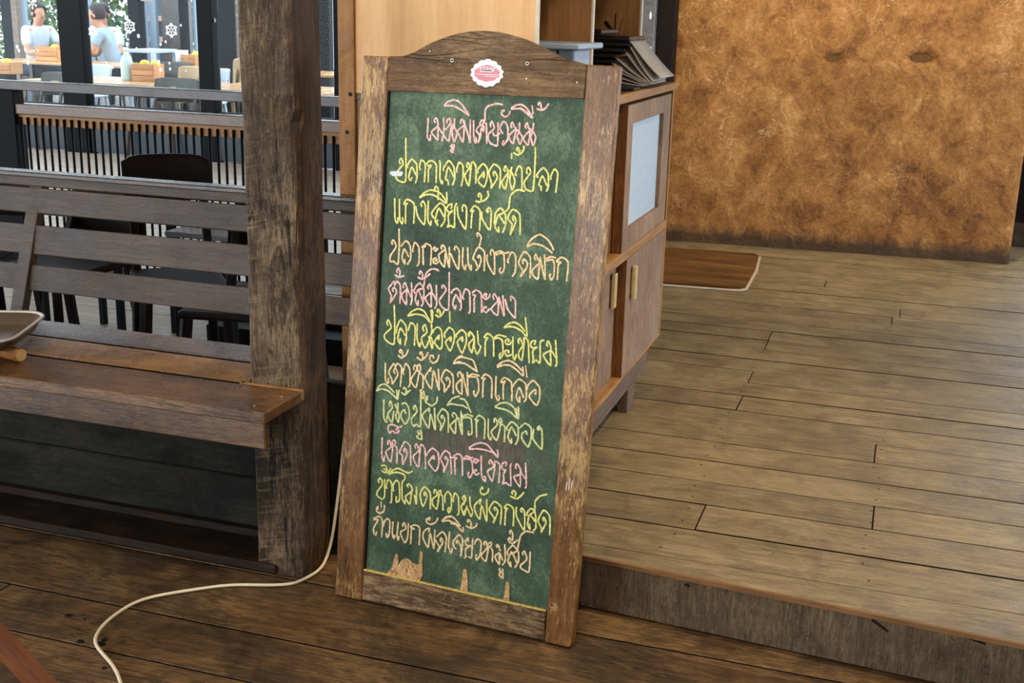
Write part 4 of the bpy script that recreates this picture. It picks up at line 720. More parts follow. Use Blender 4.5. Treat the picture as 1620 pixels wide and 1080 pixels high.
fl = box('menu_folder', (-0.86, 3.38, 1.142), (-0.755, 3.47, 1.149), M['folder'], None, 0.002); tag(fl, 'single black folder lying flat on the cabinet top before the stack', 'menu')
tw = thing('dried_twig', (-1.0, 3.78, 1.1415), 'dark dried twig with one leaf standing behind the menu stack', 'twig')
p0 = UY(972, 56, 3.80); p1 = UY(974, 21, 3.80); p2 = UY(957, 34, 3.80); p3 = UY(969, 50, 3.80)
cyl('stem', (p0.x, 3.80, 1.1415), p1, 0.0035, M['chair_dark'], tw, 0.002, 8)
beam('leaf', p3, p2, 0.012, 0.003, M['chair_dark'], tw, 0.001, (0, 1, 0))
cyl('stem', (p0.x, 3.80, 1.23), UY(985, 30, 3.80), 0.002, M['chair_dark'], tw, 0.001, 8)

# doormat by the ochre wall
mt = thing('doormat', (-1.0, 5.8, ZP), 'brown coir doormat with pale edging in front of the ochre wall', 'mat')
mo = [(-1.75, 5.30), (-0.70, 5.395), (-0.655, 5.41), (-0.632, 5.45), (-0.640, 5.9), (-0.668, 6.26), (-0.70, 6.31), (-1.75, 6.22)]
mi = [(-1.75, 5.335), (-0.715, 5.424), (-0.665, 5.438), (-0.644, 5.47), (-0.652, 5.9), (-0.679, 6.255), (-0.71, 6.302), (-1.75, 6.212)]
prism('edging', mo, ZP + 0.001, ZP + 0.005, M['mat_edge'], mt, axis='z')
prism('coir_pile', mi, ZP + 0.003, ZP + 0.013, M['mat'], mt, axis='z')

# folding chair, only one reddish leg reaches into the frame
fc = thing('folding_chair', (-1.95, 1.55, 0), 'reddish-brown wooden chair leg slanting in at the lower left corner', 'chair')
M['red_leg'] = wood('reddish_leg_wood', lin(58, 26, 10), lin(112, 60, 28), lin(140, 84, 44), 'z', 1.2, 0.4, 0.4)
a = UY(-8, 1004, 1.50); c = UY(62, 1078, 1.50); d = (c - a).normalized()
beam('leg', a - d * 0.42, c + d * ((c.z - 0.004) / -d.z), 0.036, 0.030, M['red_leg'], fc, 0.003, (0, 1, 0))
a2, c2 = a + Vector((0, -0.42, 0)), c + Vector((0, -0.42, 0))
beam('leg', a2 - d * 0.42, c2 + d * ((c2.z - 0.004) / -d.z), 0.036, 0.030, M['red_leg'], fc, 0.003, (0, 1, 0))
tp = a - d * 0.42
box('seat', (tp.x - 0.42, 1.04, tp.z - 0.01), (tp.x + 0.02, 1.54, tp.z + 0.02), M['red_leg'], fc, 0.004)
beam('leg', (tp.x - 0.05, 1.50, tp.z), (tp.x - 0.45, 1.50, 0.004), 0.036, 0.030, M['red_leg'], fc, 0.003, (0, 1, 0))
beam('leg', (tp.x - 0.05, 1.08, tp.z), (tp.x - 0.45, 1.08, 0.004), 0.036, 0.030, M['red_leg'], fc, 0.003, (0, 1, 0))

# ================================================================= CHAIRS AND SMALL TABLES JUST BEHIND THE BENCH
def side_chair(name, loc, rz, hb, w_, mat, label, group, seat_h=0.45, curved=True, slab=0.16):
    t = thing(name, loc, label, 'chair', group, (0, 0, rz))
    dd = 0.40
    bm = bmesh.new(); bm_box(bm, (-w_ / 2, -dd / 2, seat_h - 0.025), (w_ / 2, dd / 2, seat_h), 0.012, 2); from_bm('seat', bm, mat, t)
    for sx in (-1, 1):
        beam('leg', (sx * (w_ / 2 - 0.025), -dd / 2 + 0.025, seat_h - 0.02), (sx * (w_ / 2 + 0.01), -dd / 2 - 0.01, 0), 0.032, 0.032, mat, t, 0.004)
        beam('leg', (sx * (w_ / 2 - 0.025), dd / 2 - 0.02, seat_h - 0.02), (sx * (w_ / 2 - 0.01), dd / 2 + 0.05, 0), 0.032, 0.032, mat, t, 0.004)
        beam('back_post', (sx * (w_ / 2 - 0.025), dd / 2 - 0.02, seat_h - 0.02), (sx * (w_ / 2 - 0.03), dd / 2 + 0.06, hb - slab * 0.5), 0.03, 0.026, mat, t, 0.004)
    # bowed back board
    bm = bmesh.new(); n = 10; rows_ = []
    for zz, off in ((hb - slab, 0.0), (hb - slab * 0.5, 0.012), (hb - 0.02, 0.03), (hb, 0.036)):
        rows_.append([( -w_ / 2 + w_ * k / n, dd / 2 + 0.035 + off + (0.035 * math.sin(math.pi * k / n) if curved else 0), zz - (0.02 * (abs(k / n - 0.5) * 2) ** 6 if zz == hb else 0)) for k in range(n + 1)])
    f = [[bm.verts.new(p) for p in rw] for rw in rows_]; bk = [[bm.verts.new((p[0], p[1] + 0.018, p[2])) for p in rw] for rw in rows_]
    for j in range(3):
        for i in range(n):
            bm.faces.new((f[j][i], f[j][i + 1], f[j + 1][i + 1], f[j + 1][i])); bm.faces.new((bk[j][i + 1], bk[j][i], bk[j + 1][i], bk[j + 1][i + 1]))
        bm.faces.new((f[j][0], f[j + 1][0], bk[j + 1][0], bk[j][0])); bm.faces.new((f[j][n], bk[j][n], bk[j + 1][n], f[j + 1][n]))
    for i in range(n): bm.faces.new((f[0][i], bk[0][i], bk[0][i + 1], f[0][i + 1])); bm.faces.new((f[3][i], f[3][i + 1], bk[3][i + 1], bk[3][i]))
    bmesh.ops.recalc_face_normals(bm, faces=bm.faces); from_bm('backrest', bm, mat, t, (0, 0, 0), True)
    return t
g_ = 'dark chairs just behind the bench'
side_chair('dining_chair', (-2.30, 3.39, 0), R(40), 0.835, 0.30, M['chair_dark'], 'dark brown chair whose leathery back shows above the bench backrest', g_)
side_chair('dining_chair', (-3.35, 3.55, 0), R(20), 0.68, 0.40, M['chair_dark'], 'dark chair seen through the bench slats at the far left', g_)
side_chair('dining_chair', (-2.82, 3.42, 0), R(-5), 0.68, 0.36, M['chair_dark'], 'dark chair seen through the bench slats, left of the leather-backed one', g_)
side_chair('dining_chair', (-1.92, 3.22, 0), R(10), 0.72, 0.34, M['chair_dark'], 'dark chair seen through the bench slats beside the post', g_)
M['gloss'] = plain('glossy_grey_table', lin(120, 128, 132), 0.12, 0.8)
def small_table(loc, w_, z, label):
    t = thing('side_table', (loc[0], loc[1], 0), label, 'table', 'glossy side tables behind the bench')
    box('tabletop', (loc[0] - w_ / 2, loc[1] - w_ / 2, z - 0.02), (loc[0] + w_ / 2, loc[1] + w_ / 2, z), M['gloss'], t, 0.004)
    for sx in (-1, 1):
        for sy in (-1, 1): box('leg', (loc[0] + sx * (w_ / 2 - 0.03) - 0.013, loc[1] + sy * (w_ / 2 - 0.03) - 0.013, 0), (loc[0] + sx * (w_ / 2 - 0.03) + 0.013, loc[1] + sy * (w_ / 2 - 0.03) + 0.013, z - 0.02), M['black'], t, 0.002)
a = UY(160, 355, 3.2); small_table((-3.05, 4.00), 0.42, 0.56, 'glossy grey side table glimpsed between the top bench slats, left one')
a = UY(350, 375, 3.1); small_table((-2.42, 4.00), 0.42, 0.52, 'glossy grey side table glimpsed between the top bench slats, nearest the post')

# ================================================================= BALUSTRADE
BYR = 5.0
bl = thing('balustrade', (-3.6, BYR, 0), 'brown double-railed balustrade with thin black rods, behind the bench', 'railing')
def zat(px_, py_, Y=BYR): return UY(px_, py_, Y).z
za, zb = zat(200, 137), zat(200, 152); zc, zd = zat(200, 173), zat(200, 190)
box('top_rail', (-5.4, BYR, zb), (-1.6, BYR + 0.07, za), M['dark_wood'], bl, 0.003)
box('hand_rail', (-4.49, BYR - 0.02, zd), (-1.6, BYR + 0.06, zc), M['rail_front'], bl, 0.004)
ze, zf = zat(200, 195), zat(200, 207)
box('comb_rail', (-4.46, BYR + 0.0, zf), (-1.6, BYR + 0.02, zd), M['comb'], bl, 0.001)
xx = UY(17, 250, BYR).x; x1_ = UY(372, 250, BYR).x; st = (x1_ - xx) / 30
k = 0
while xx + k * st < -1.65:
    cyl('rod', (xx + k * st, BYR - 0.006, 0.04), (xx + k * st, BYR - 0.006, ze), 0.0066, M['black'], bl, n=8); k += 1
box('bottom_rail', (-5.4, BYR - 0.02, 0.0), (-1.6, BYR + 0.03, 0.045), M['dark_wood'], bl, 0.003)
pL = UY(-12, 200, BYR); pR = UY(31, 200, BYR); box('post', (pL.x, BYR - 0.03, 0), (pR.x, BYR + 0.05, zb), M['black'], bl, 0.003)
for x0 in (-5.3, -1.75): box('post', (x0, BYR - 0.01, 0), (x0 + 0.08, BYR + 0.05, zb), M['black'], bl, 0.003)

# ================================================================= GLAZED WALL OF THE DINING ROOM
GY = 9.3
wn1 = struct_empty('window_1', (-6.2, GY, 0), 'black-framed glazed wall with snowflake stickers before the dining room', 'window')
def mull(px0, px1, Y, mat, par, d=0.12, zlo=-0.03, nm='mullion', py=60):
    a, b_ = UY(px0, py, Y), UY(px1, py, Y); return box(nm, (a.x, Y, zlo), (b_.x, Y + d, 3.3), mat, par, 0.004)
ms = [(-60, -40), (93, 130), (312, 335), (527, 536)]
for a, b_ in ms: mull(a, b_, GY, M['black'], wn1)
zs1, zs2 = zat(200, 170, GY), zat(200, 178, GY)
box('bottom_frame', (-8.6, GY + 0.01, zs2), (-3.4, GY + 0.10, zs1), M['black'], wn1, 0.004)
M['blue_low'] = plain('dark_blue_grey_panel', lin(58, 66, 72), 0.5, 0.4, 0, 0.1, 6)
xs = [-8.6] + [(UY(a, 60, GY).x + UY(b_, 60, GY).x) / 2 for a, b_ in ms] + [-3.4]
for a, b_ in zip(xs, xs[1:]):
    if b_ - a < 0.1: continue
    box('apron_panel', (a + 0.01, GY + 0.03, 0.0), (b_ - 0.01, GY + 0.06, zs2), M['blue_low'], wn1, 0.003)
    box('pane', (a + 0.02, GY + 0.05, zs1), (b_ - 0.02, GY + 0.056, 3.28), M['glass'], wn1, 0)
box('head_frame', (-8.6, GY, 3.28), (-3.4, GY + 0.12, 3.36), M['black'], wn1, 0.004)
def flake(px_, py_, r_, arms=6, dots=True):
    p = UY(px_, py_, GY + 0.045); bm = bmesh.new()
    for k in range(arms):
        t = R(60 * k + 30)
        for r0_, r1_, wv in ((0.12, 0.62, 0.09), (0.55, 1.0, 0.20)):
            M_ = Matrix.Rotation(-t, 4, 'Y') @ Matrix.Translation(((r0_ + r1_) / 2 * r_, 0, 0))
            bmesh.ops.create_circle(bm, cap_ends=True, segments=10, radius=1, matrix=M_ @ Matrix.Scale((r1_ - r0_) / 2 * r_, 4, (1, 0, 0)) @ Matrix.Scale(wv * r_, 4, (0, 0, 1)) @ Matrix.Rotation(math.pi / 2, 4, 'X'))
        if dots:
            for sg in (-1, 1):
                tt = t + sg * 0.42; M_ = Matrix.Translation((0.68 * r_ * math.cos(tt), 0, 0.68 * r_ * math.sin(tt)))
                bmesh.ops.create_circle(bm, cap_ends=True, segments=8, radius=0.12 * r_, matrix=M_ @ Matrix.Rotation(math.pi / 2, 4, 'X'))
    bmesh.ops.solidify(bm, geom=list(bm.faces), thickness=0.0015)
    o = from_bm('snowflake_sticker', bm, M['white'], wn1, (p.x, GY + 0.045, p.z)); return o
flake(51, 5, 0.055, 6, False); flake(147, 50, 0.055); flake(205, 42, 0.065); flake(271, 48, 0.066)
for px_, py_, r_ in [(27, 74, .018), (30, 80, .016), (40, 79, .016), (60, 80, .013), (44, 99, .020), (186, 68, .016), (219, 57, .019), (216, 77, .014), (168, 99, .012), (178, 106, .017), (254, 70, .015), (251, 98, .020), (254, 110, .020), (268, 100, .013), (269, 109, .014), (262, 66, .014), (294, 112, .010), (286, 40, .012), (201, 70, .02), (339, 32, .02)]:
    p = UY(px_, py_, GY + 0.045); bm = bmesh.new(); bmesh.ops.create_circle(bm, cap_ends=True, segments=12, radius=r_, matrix=Matrix.Rotation(math.pi / 2, 4, 'X') @ Matrix.Scale(0.8, 4, (1, 0, 0)))
    bmesh.ops.solidify(bm, geom=list(bm.faces), thickness=0.0015); from_bm('dot_sticker', bm, M['white'], wn1, (p.x, GY + 0.045, p.z))

# far side of the dining room
FY = 13.5
wn2 = struct_empty('window_2', (-8.5, FY, 0), 'far black and pale window frames of the dining room, towards the garden', 'window')
for a, b_ in ((3, 20), (203, 221), (284, 291), (345, 371), (-80, -60), (500, 520)): mull(a, b_, FY, M['black'], wn2, py=40)
M['pale_frame'] = plain('pale_grey_frame', lin(150, 166, 180), 0.5, 0.4, 0, 0.05)
for a, b_ in ((30, 41), (131, 143), (226, 231), (236, 247), (305, 309)): mull(a, b_, FY + 0.15, M['pale_frame'], wn2, 0.06, nm='pale_stile', py=40)
mull(19, 29, FY - 0.3, M['rail_front'], wn2, 0.08, nm='brown_pipe', py=40)
mull(256, 284, FY + 0.1, M['dark_wood'], wn2, 0.3, nm='brown_pier', py=40)
mull(373, 386, 12.0, M['rail_front'], wn2, 0.1, nm='brown_pier', py=40)
box('sill', (-12.4, FY, 0.30), (-5.2, FY + 0.1, 0.38), M['black'], wn2, 0.003)

# dining tables, chairs and what stands on them
M['table_wood'] = wood('dining_table_wood', lin(150, 98, 52), lin(200, 148, 92), lin(226, 180, 124), 'x', 0.6, 0.22, 0.6, None, 0, 0, 0.1, 0.15)
M['chair_white'] = plain('pale_blue_white_chair', lin(196, 206, 218), 0.45, 0.4, 0, 0.03)
M['chair_tan'] = plain('tan_chair', lin(190, 158, 118), 0.45, 0.4, 0, 0.05)
M['chair_grey'] = plain('dark_grey_chair', lin(74, 66, 56), 0.45, 0.4, 0, 0.08)
def dtable(x0, x1, y0, y1, z, label):
    t = thing('dining_table', ((x0 + x1) / 2, (y0 + y1) / 2, -0.03), label, 'table', 'pale wooden tables in the dining room')
    box('tabletop', (x0, y0, z - 0.03), (x1, y1, z), M['table_wood'], t, 0.005)
    for x in (x0 + 0.06, x1 - 0.11):
        for y_ in (y0 + 0.06, y1 - 0.11): box('leg', (x, y_, -0.03), (x + 0.05, y_ + 0.05, z - 0.03), M['dark_wood'], t, 0.003)
    return t
TZ = 0.60
def tz_px(px_, py_): return UZ(px_, py_, TZ)
dtable(-8.3, -6.55, 9.75, 10.7, TZ, 'long pale wooden table behind the left panes, a dark chair before it')
dtable(-6.45, -5.05, 9.75, 10.7, TZ, 'pale wooden table behind the middle panes beside the orange crate')
dtable(-4.95, -4.0, 9.75, 10.7, TZ, 'pale wooden table at the right, next to the post')
dtable(-7.0, -5.0, 11.6, 12.3, 0.66, 'farther wooden table carrying the orange box and white cup')
dtable(-10.4, -8.2, 11.6, 12.4, 0.66, 'farther wooden table at the left with an orange crate')
def dchair(px0, px1, pyt, Y, mat, label, w_=None, hs=0.42, slab=0.22, rz=0.0):
    a, b_ = UY(px0, pyt, Y), UY(px1, pyt, Y); t = side_chair('dining_chair', ((a.x + b_.x) / 2, Y - 0.23 * math.cos(rz), -0.03), rz, a.z + 0.03, b_.x - a.x, mat, label, 'chairs in the dining room', hs, True, slab); return t
dchair(61, 99, 113, 9.70, M['chair_grey'], 'dark grey chair before the left dining table, beside the wide black mullion')
dchair(241, 312, 122, 9.70, M['chair_grey'], 'wide dark grey chair before the middle dining table')
dchair(134, 172, 101, 11.0, M['chair_white'], 'pale blue-white chair to the right of the wide black mullion')
dchair(279, 313, 104, 11.0, M['chair_tan'], 'tan round-shouldered chair behind the wide dark grey chair')
dchair(334, 360, 108, 10.9, M['chair_white'], 'pale white chair between the two right mullions')
dchair(366, 384, 92, 11.4, M['chair_tan'], 'tan chair just left of the hewn post')
dchair(249, 300, 97, 11.5, M['chair_grey'], 'dark chair under the farther table with the white cup')
def on(px_, py_, Y): return UY(px_, py_, Y)
# table objects
p = on(288, 97, 11.75); lathe('cup', [(0.045, 0), (0.06, 0.10), (0.075, 0.19), (0.07, 0.19), (0.055, 0.10), (0.04, 0.006)], M['white'], None, (p.x, 11.75, 0.66), 20); tag(bpy.data.objects['cup'], 'white flared cup beside the orange box on the farther table', 'cup')
M['orange_box'] = wood('orange_box_wood', lin(150, 84, 40), lin(206, 140, 78), lin(230, 176, 120), 'x', 0.6, 0.5)
def crate(px_, Y, z, w_, h_, label, k=4):
    p = on(px_, 90, Y); t = thing('wooden_crate', (p.x, Y, z), label, 'crate', None)
    n = 3
    for s in range(n): box('slat', (p.x - w_ / 2, Y - 0.1, z + h_ * s / n + 0.004), (p.x + w_ / 2, Y - 0.09, z + h_ * (s + 1) / n - 0.004), M['orange_box'], t, 0.001)
    for s in range(n): box('slat', (p.x - w_ / 2, Y + 0.09, z + h_ * s / n + 0.004), (p.x + w_ / 2, Y + 0.1, z + h_ * (s + 1) / n - 0.004), M['orange_box'], t, 0.001)
    for sx in (-1, 1): box('end_board', (p.x + sx * w_ / 2 - 0.006, Y - 0.09, z), (p.x + sx * w_ / 2 + 0.006, Y + 0.09, z + h_), M['orange_box'], t, 0.001)
    box('base_board', (p.x - w_ / 2, Y - 0.09, z), (p.x + w_ / 2, Y + 0.09, z + 0.008), M['orange_box'], t, 0.001); return t
crate(304, 11.75, 0.66, 0.17, 0.15, 'small orange-brown crate beside the white cup')
crate(82, 11.9, 0.66, 0.30, 0.17, 'orange-brown crate left of the wide black mullion')
crate(233, 10.3, TZ, 0.24, 0.17, 'orange-brown crate of fruit right of the green bottle')
crate(8, 10.4, TZ, 0.26, 0.12, 'orange-brown crate at the far left edge')
M['yellow'] = plain('yellow_fruit', lin(226, 206, 70), 0.5, 0.4, 0, 0.1, 30)
gf_ = 'yellow fruit showing above the crates'
for k, (px_, Y, z, lab) in enumerate([(228, 10.3, TZ + 0.15, 'yellow fruit at the left in the crate beside the glass bottle'), (245, 10.3, TZ + 0.15, 'yellow fruit at the right in the crate beside the glass bottle'), (310, 11.75, 0.66 + 0.13, 'yellow fruit in the small crate beside the white cup'), (10, 10.4, TZ + 0.10, 'yellow fruit in the crate at the far left edge'), (88, 11.9, 0.66 + 0.14, 'yellow fruit in the crate left of the wide mullion')]):
    p = on(px_, 90, Y); o = lathe('fruit', [(0.0, 0), (0.03, 0.008), (0.048, 0.035), (0.048, 0.055), (0.03, 0.08), (0.0, 0.088)], M['yellow'], None, (p.x, Y, z - 0.03), 16); tag(o, lab, 'fruit', gf_)
M['bottle'] = plain('pale_bottle', lin(206, 226, 226), 0.15, 0.6)
p = on(201, 110, 10.25); t = thing('bottle', (p.x, 10.25, TZ), 'tall pale water bottle against the green-black far mullion', 'bottle')
lathe('body', [(0.0, 0), (0.055, 0.0), (0.06, 0.02), (0.06, 0.17), (0.05, 0.22), (0.024, 0.255), (0.022, 0.29), (0.0, 0.29)], M['bottle'], t, (p.x, 10.25, TZ), 20)
lathe('cap', [(0.026, 0.288), (0.027, 0.32), (0.0, 0.322)], M['white'], t, (p.x, 10.25, TZ), 16)
for px_, Y, lab in ((86, 12.0, 'white folded napkin peak on the left farther table'),):
    p = on(px_, 90, Y); o = lathe('napkin', [(0.07, 0), (0.065, 0.05), (0.03, 0.12), (0.012, 0.17), (0.0, 0.175)], M['white'], None, (p.x, Y + 0.25, 0.66), 10); tag(o, lab, 'napkin')
# white bench-table in the garden window and the stair-like shelves
p = on(222, 80, 12.9); q = on(266, 80, 12.9); t = thing('white_table', ((p.x + q.x) / 2, 12.9, 0), 'white garden table seen beyond the middle dining table', 'table')
zt = UY(245, 78, 12.8).z
box('tabletop', (p.x, 12.6, zt - 0.04), (q.x, 13.1, zt), M['chair_white'], t, 0.004)
for x in (p.x, q.x - 0.05):
    for y_ in (12.6, 13.05): box('leg', (x, y_, -0.03), (x + 0.05, y_ + 0.05, zt - 0.04), M['chair_white'], t, 0.003)
p = on(232, 40, 14.2); q = on(266, 40, 14.2); t = thing('wall_shelf', ((p.x + q.x) / 2, 14.2, 0.6), 'grey standing unit with two pinkish shelf boards beyond the garden window', 'shelf')
for py_ in (29, 62): z = UY(248, py_, 14.2).z; box('shelf_board', (p.x, 14.1, z - 0.035), (q.x, 14.4, z + 0.03), plain('pinkish_board', lin(214, 170, 148), 0.5), t, 0.003)
box('upright', (p.x - 0.05, 14.1, -0.03), (p.x, 14.4, 2.2), M['pale_frame'], t, 0.003)
box('back_panel', (p.x, 14.4, -0.03), (q.x, 14.42, 2.2), plain('grey_blue_board', lin(110, 128, 140), 0.6), t, 0.002)

# ceramic pendant above the dining room
p = on(232, -6, 11.0); t = thing('pendant_lamp', (p.x, 11.0, p.z), 'white round pendant lamp at the top edge of the photo', 'lamp')
lathe('shade', [(0.0, -0.055), (0.05, -0.050), (0.085, -0.03), (0.10, 0.0), (0.085, 0.04), (0.03, 0.07), (0.0, 0.075)], M['white'], t, (p.x, 11.0, p.z), 24)
cyl('cable', (p.x, 11.0, p.z + 0.07), (p.x, 11.0, 3.4), 0.006, M['black'], t, n=8)

# ---------------------------------------------------------------- people in the dining room
def skin_body(name, J, E_, mat, parent, sub=2):
    """J: list of (x, y, z, radius); E_: edges; root is joint 0"""
    me = bpy.data.meshes.new(name); me.from_pydata([j[:3] for j in J], E_, []); o = bpy.data.objects.new(name, me); C.objects.link(o)
    md = o.modifiers.new('s', 'SKIN'); md.use_smooth_shade = True; md.branch_smoothing = 0.4
    sv = me.skin_vertices[0].data
    for v, j in zip(sv, J): v.radius = (j[3], j[4] if len(j) > 4 else j[3])
    sv[0].use_root = True
    sb = o.modifiers.new('d', 'SUBSURF'); sb.levels = sub; sb.render_levels = sub
    dg = bpy.context.evaluated_depsgraph_get(); m2 = bpy.data.meshes.new_from_object(o.evaluated_get(dg)); bpy.data.objects.remove(o)
    m2.name = name; m2.materials.clear(); m2.materials.append(mat)
    m2.polygons.foreach_set('use_smooth', [True] * len(m2.polygons))
    return mesh_obj(name, m2, parent, (0, 0, 0))
M['skin'] = plain('skin', lin(204, 148, 118), 0.5, 0.4); M['hair'] = plain('dark_hair', lin(46, 30, 22), 0.5, 0.4, 0, 0.2, 60)
M['shirt_a'] = plain('pale_blue_shirt', lin(206, 220, 236), 0.8, 0.2, 0, 0.06, 12); M['shirt_b'] = plain('blue_grey_shirt', lin(160, 178, 196), 0.8, 0.2, 0, 0.08, 12)
M['trousers'] = plain('dark_trousers', lin(48, 52, 64), 0.8, 0.2)
def person(loc, rz, shirt, label, lhand, rhand, lean=0.12, seat_h=0.46, hs=1.0):
    t = thing('person', loc, label, 'person', None, (0, 0, rz))
    hz = seat_h + 0.09
    # faces -Y locally
    sh = (0, -lean * 0.9, hz + 0.50)                     # shoulder centre
    nk = (0, -lean * 1.05, hz + 0.555); hd = (0, -lean * 1.2 - 0.01, hz + 0.665)
    J = [(0, 0, hz, .125, .10), (0, -lean * .4, hz + .20, .115, .09), (0, -lean * .75, hz + .40, .13, .095), (sh[0], sh[1], sh[2], .07, .06), (*nk, .052), (hd[0], hd[1] - .01, hd[2] - .06, .07, .08), (hd[0], hd[1], hd[2] + .03, .078, .09), (hd[0], hd[1], hd[2] + .10, .05, .06)]
    E_ = [(0, 1), (1, 2), (2, 3), (3, 4), (4, 5), (5, 6), (6, 7)]
    def chain(root, pts):
        i = root
        for p in pts: J.append(p); E_.append((i, len(J) - 1)); i = len(J) - 1
        return i
    for sx, hand in ((-1, lhand), (1, rhand)):
        s = Vector((sx * 0.17, sh[1], sh[2] - .015)); h = Vector(hand); mid = (s + h) / 2; L = (h - s).length; drop = math.sqrt(max(0.0, 0.27 ** 2 - min(L / 2, 0.265) ** 2))
        e = mid + Vector((sx * 0.35, 0.25, -0.9)).normalized() * drop; hv = (h - e).normalized()
        w_ = chain(2, [(*s, .058), (*(s + (e - s) * .5), .047), (*e, .038), (*(e + (h - e) * .55), .034), (*h, .024), (*(h + hv * .05), .030, .016)])
        side = Vector((1, 0, 0))
        for f_, (off, ln) in enumerate(((-.030, .060), (-.010, .072), (.010, .068), (.028, .052))):
            a = h + hv * .075 + side * off; chain(w_, [(*a, .0095), (*(a + hv * ln * .55 + Vector((0, 0, -.006))), .008), (*(a + hv * ln + Vector((0, 0, -.018))), .0065)])
        th = h + hv * .02 + side * (-sx * .035); chain(w_, [(*th, .011), (*(th + hv * .04 + side * (-sx * .012)), .0085)])
        k = chain(0, [(sx * .09, -.02, hz - .01, .085, .08), (sx * .12, -.25, hz + .0, .07), (sx * .13, -.44, hz - .01, .052), (sx * .13, -.46, hz - .25, .045), (sx * .13, -.43, .09, .034), (sx * .13, -.50, .04, .035, .03), (sx * .135, -.58, .03, .03, .022)])
    skin_body('body', J, E_, M['skin'], t)
    # shirt: torso + upper arms, a little larger than the body
    Js = [(0, 0, hz - .02, .142, .118), (0, -lean * .4, hz + .20, .135, .108), (0, -lean * .75, hz + .40, .150, .112), (sh[0], sh[1], sh[2] + .015, .10, .085)]; Es = [(0, 1), (1, 2), (2, 3)]
    for sx, hand in ((-1, lhand), (1, rhand)):
        s = Vector((sx * 0.17, sh[1], sh[2] - .015)); h = Vector(hand); mid = (s + h) / 2; L = (h - s).length; drop = math.sqrt(max(0.0, 0.27 ** 2 - min(L / 2, 0.265) ** 2))
        e = mid + Vector((sx * 0.35, 0.25, -0.9)).normalized() * drop
        Js += [(*s, .073), (*(s + (e - s) * .75), .062)]; Es += [(2, len(Js) - 2), (len(Js) - 2, len(Js) - 1)]
    skin_body('shirt', Js, Es, shirt, t)
    Jt = [(0, 0.01, hz - .02, .140, .115)]; Et = []
    for sx in (-1, 1):
        b0 = len(Jt); Jt += [(sx * .09, -.03, hz - .01, .10, .092), (sx * .12, -.25, hz, .083), (sx * .13, -.44, hz - .01, .066), (sx * .13, -.46, hz - .25, .058), (sx * .13, -.43, .12, .050)]
        Et += [(0, b0), (b0, b0 + 1), (b0 + 1, b0 + 2), (b0 + 2, b0 + 3), (b0 + 3, b0 + 4)]
    skin_body('trousers', Jt, Et, M['trousers'], t)
    hx, hy, hz_ = hd
    bm = bmesh.new(); bmesh.ops.create_uvsphere(bm, u_segments=20, v_segments=14, radius=1, matrix=Matrix.Translation((hx, hy + .018, hz_ + .035)) @ Matrix.Diagonal((.094, .108, .118, 1)))
    bmesh.ops.delete(bm, geom=[v for v in bm.verts if v.co.y < hy - .045 and v.co.z < hz_ + .07 or v.co.z < hz_ - .05], context='VERTS')
    bmesh.ops.solidify(bm, geom=list(bm.faces), thickness=0.008); from_bm('hair', bm, M['hair'], t, (0, 0, 0), True)
    for sx in (-1, 1):
        bm = bmesh.new(); bmesh.ops.create_uvsphere(bm, u_segments=10, v_segments=8, radius=.006, matrix=Matrix.Translation((hx + sx * .032, hy - .082, hz_ + .02))); from_bm('eye', bm, M['hair'], t, (0, 0, 0), True)
        bm = bmesh.new(); bmesh.ops.create_uvsphere(bm, u_segments=10, v_segments=8, radius=1, matrix=Matrix.Translation((hx + sx * .082, hy, hz_ + .005)) @ Matrix.Diagonal((.012, .02, .03, 1))); from_bm('ear', bm, M['skin'], t, (0, 0, 0), True)
    bm = bmesh.new(); bmesh.ops.create_cone(bm, segments=8, radius1=.016, radius2=.004, depth=.045, cap_ends=True, matrix=Matrix.Translation((hx, hy - .098, hz_ - .005)) @ Matrix.Rotation(R(-25), 4, 'X')); from_bm('nose', bm, M['skin'], t, (0, 0, 0), True)
    bm = bmesh.new(); bmesh.ops.create_uvsphere(bm, u_segments=10, v_segments=8, radius=1, matrix=Matrix.Translation((hx, hy - .085, hz_ - .045)) @ Matrix.Diagonal((.024, .006, .005, 1))); from_bm('mouth', bm, plain('lips', lin(150, 70, 66), 0.5), t, (0, 0, 0), True)
    return t
M['stool'] = M['chair_grey']
def seat_for(x, y_, label):
    t = thing('stool', (x, y_, -0.03), label, 'stool', 'stools under the seated diners')
    lathe('seat', [(0.0, 0.43), (0.17, 0.43), (0.18, 0.445), (0.17, 0.46), (0.0, 0.46)], M['stool'], t, (x, y_, -0.03), 20)
    for k in range(4): a = R(45 + 90 * k); cyl('leg', (x + 0.12 * math.cos(a), y_ + 0.12 * math.sin(a), 0.41), (x + 0.17 * math.cos(a), y_ + 0.17 * math.sin(a), -0.03), 0.014, M['stool'], t, n=8)
p = on(50, 40, 12.6); person((p.x, 12.62, -0.03), R(70), M['shirt_a'], 'person in a pale blue shirt sitting left of the wide black mullion', (-.14, -.42, .78), (.16, -.45, .90)); seat_for(p.x, 12.62, 'stool under the diner in the pale blue shirt')
p = on(147, 20, 12.9); person((p.x, 13.15, -0.03), R(20), M['shirt_a'], 'dark-haired person facing the camera, right of the wide black mullion', (-.16, -.40, .80), (.16, -.42, .80)); seat_for(p.x, 13.15, 'stool under the dark-haired diner')
p = on(194, 40, 12.65); person((p.x, 12.55, -0.03), R(-65), M['shirt_b'], 'person in a blue-grey shirt reaching forward, before the green-black far mullion', (-.12, -.50, .78), (.10, -.48, .95), 0.2); seat_for(p.x, 12.55, 'stool under the diner in the blue-grey shirt')

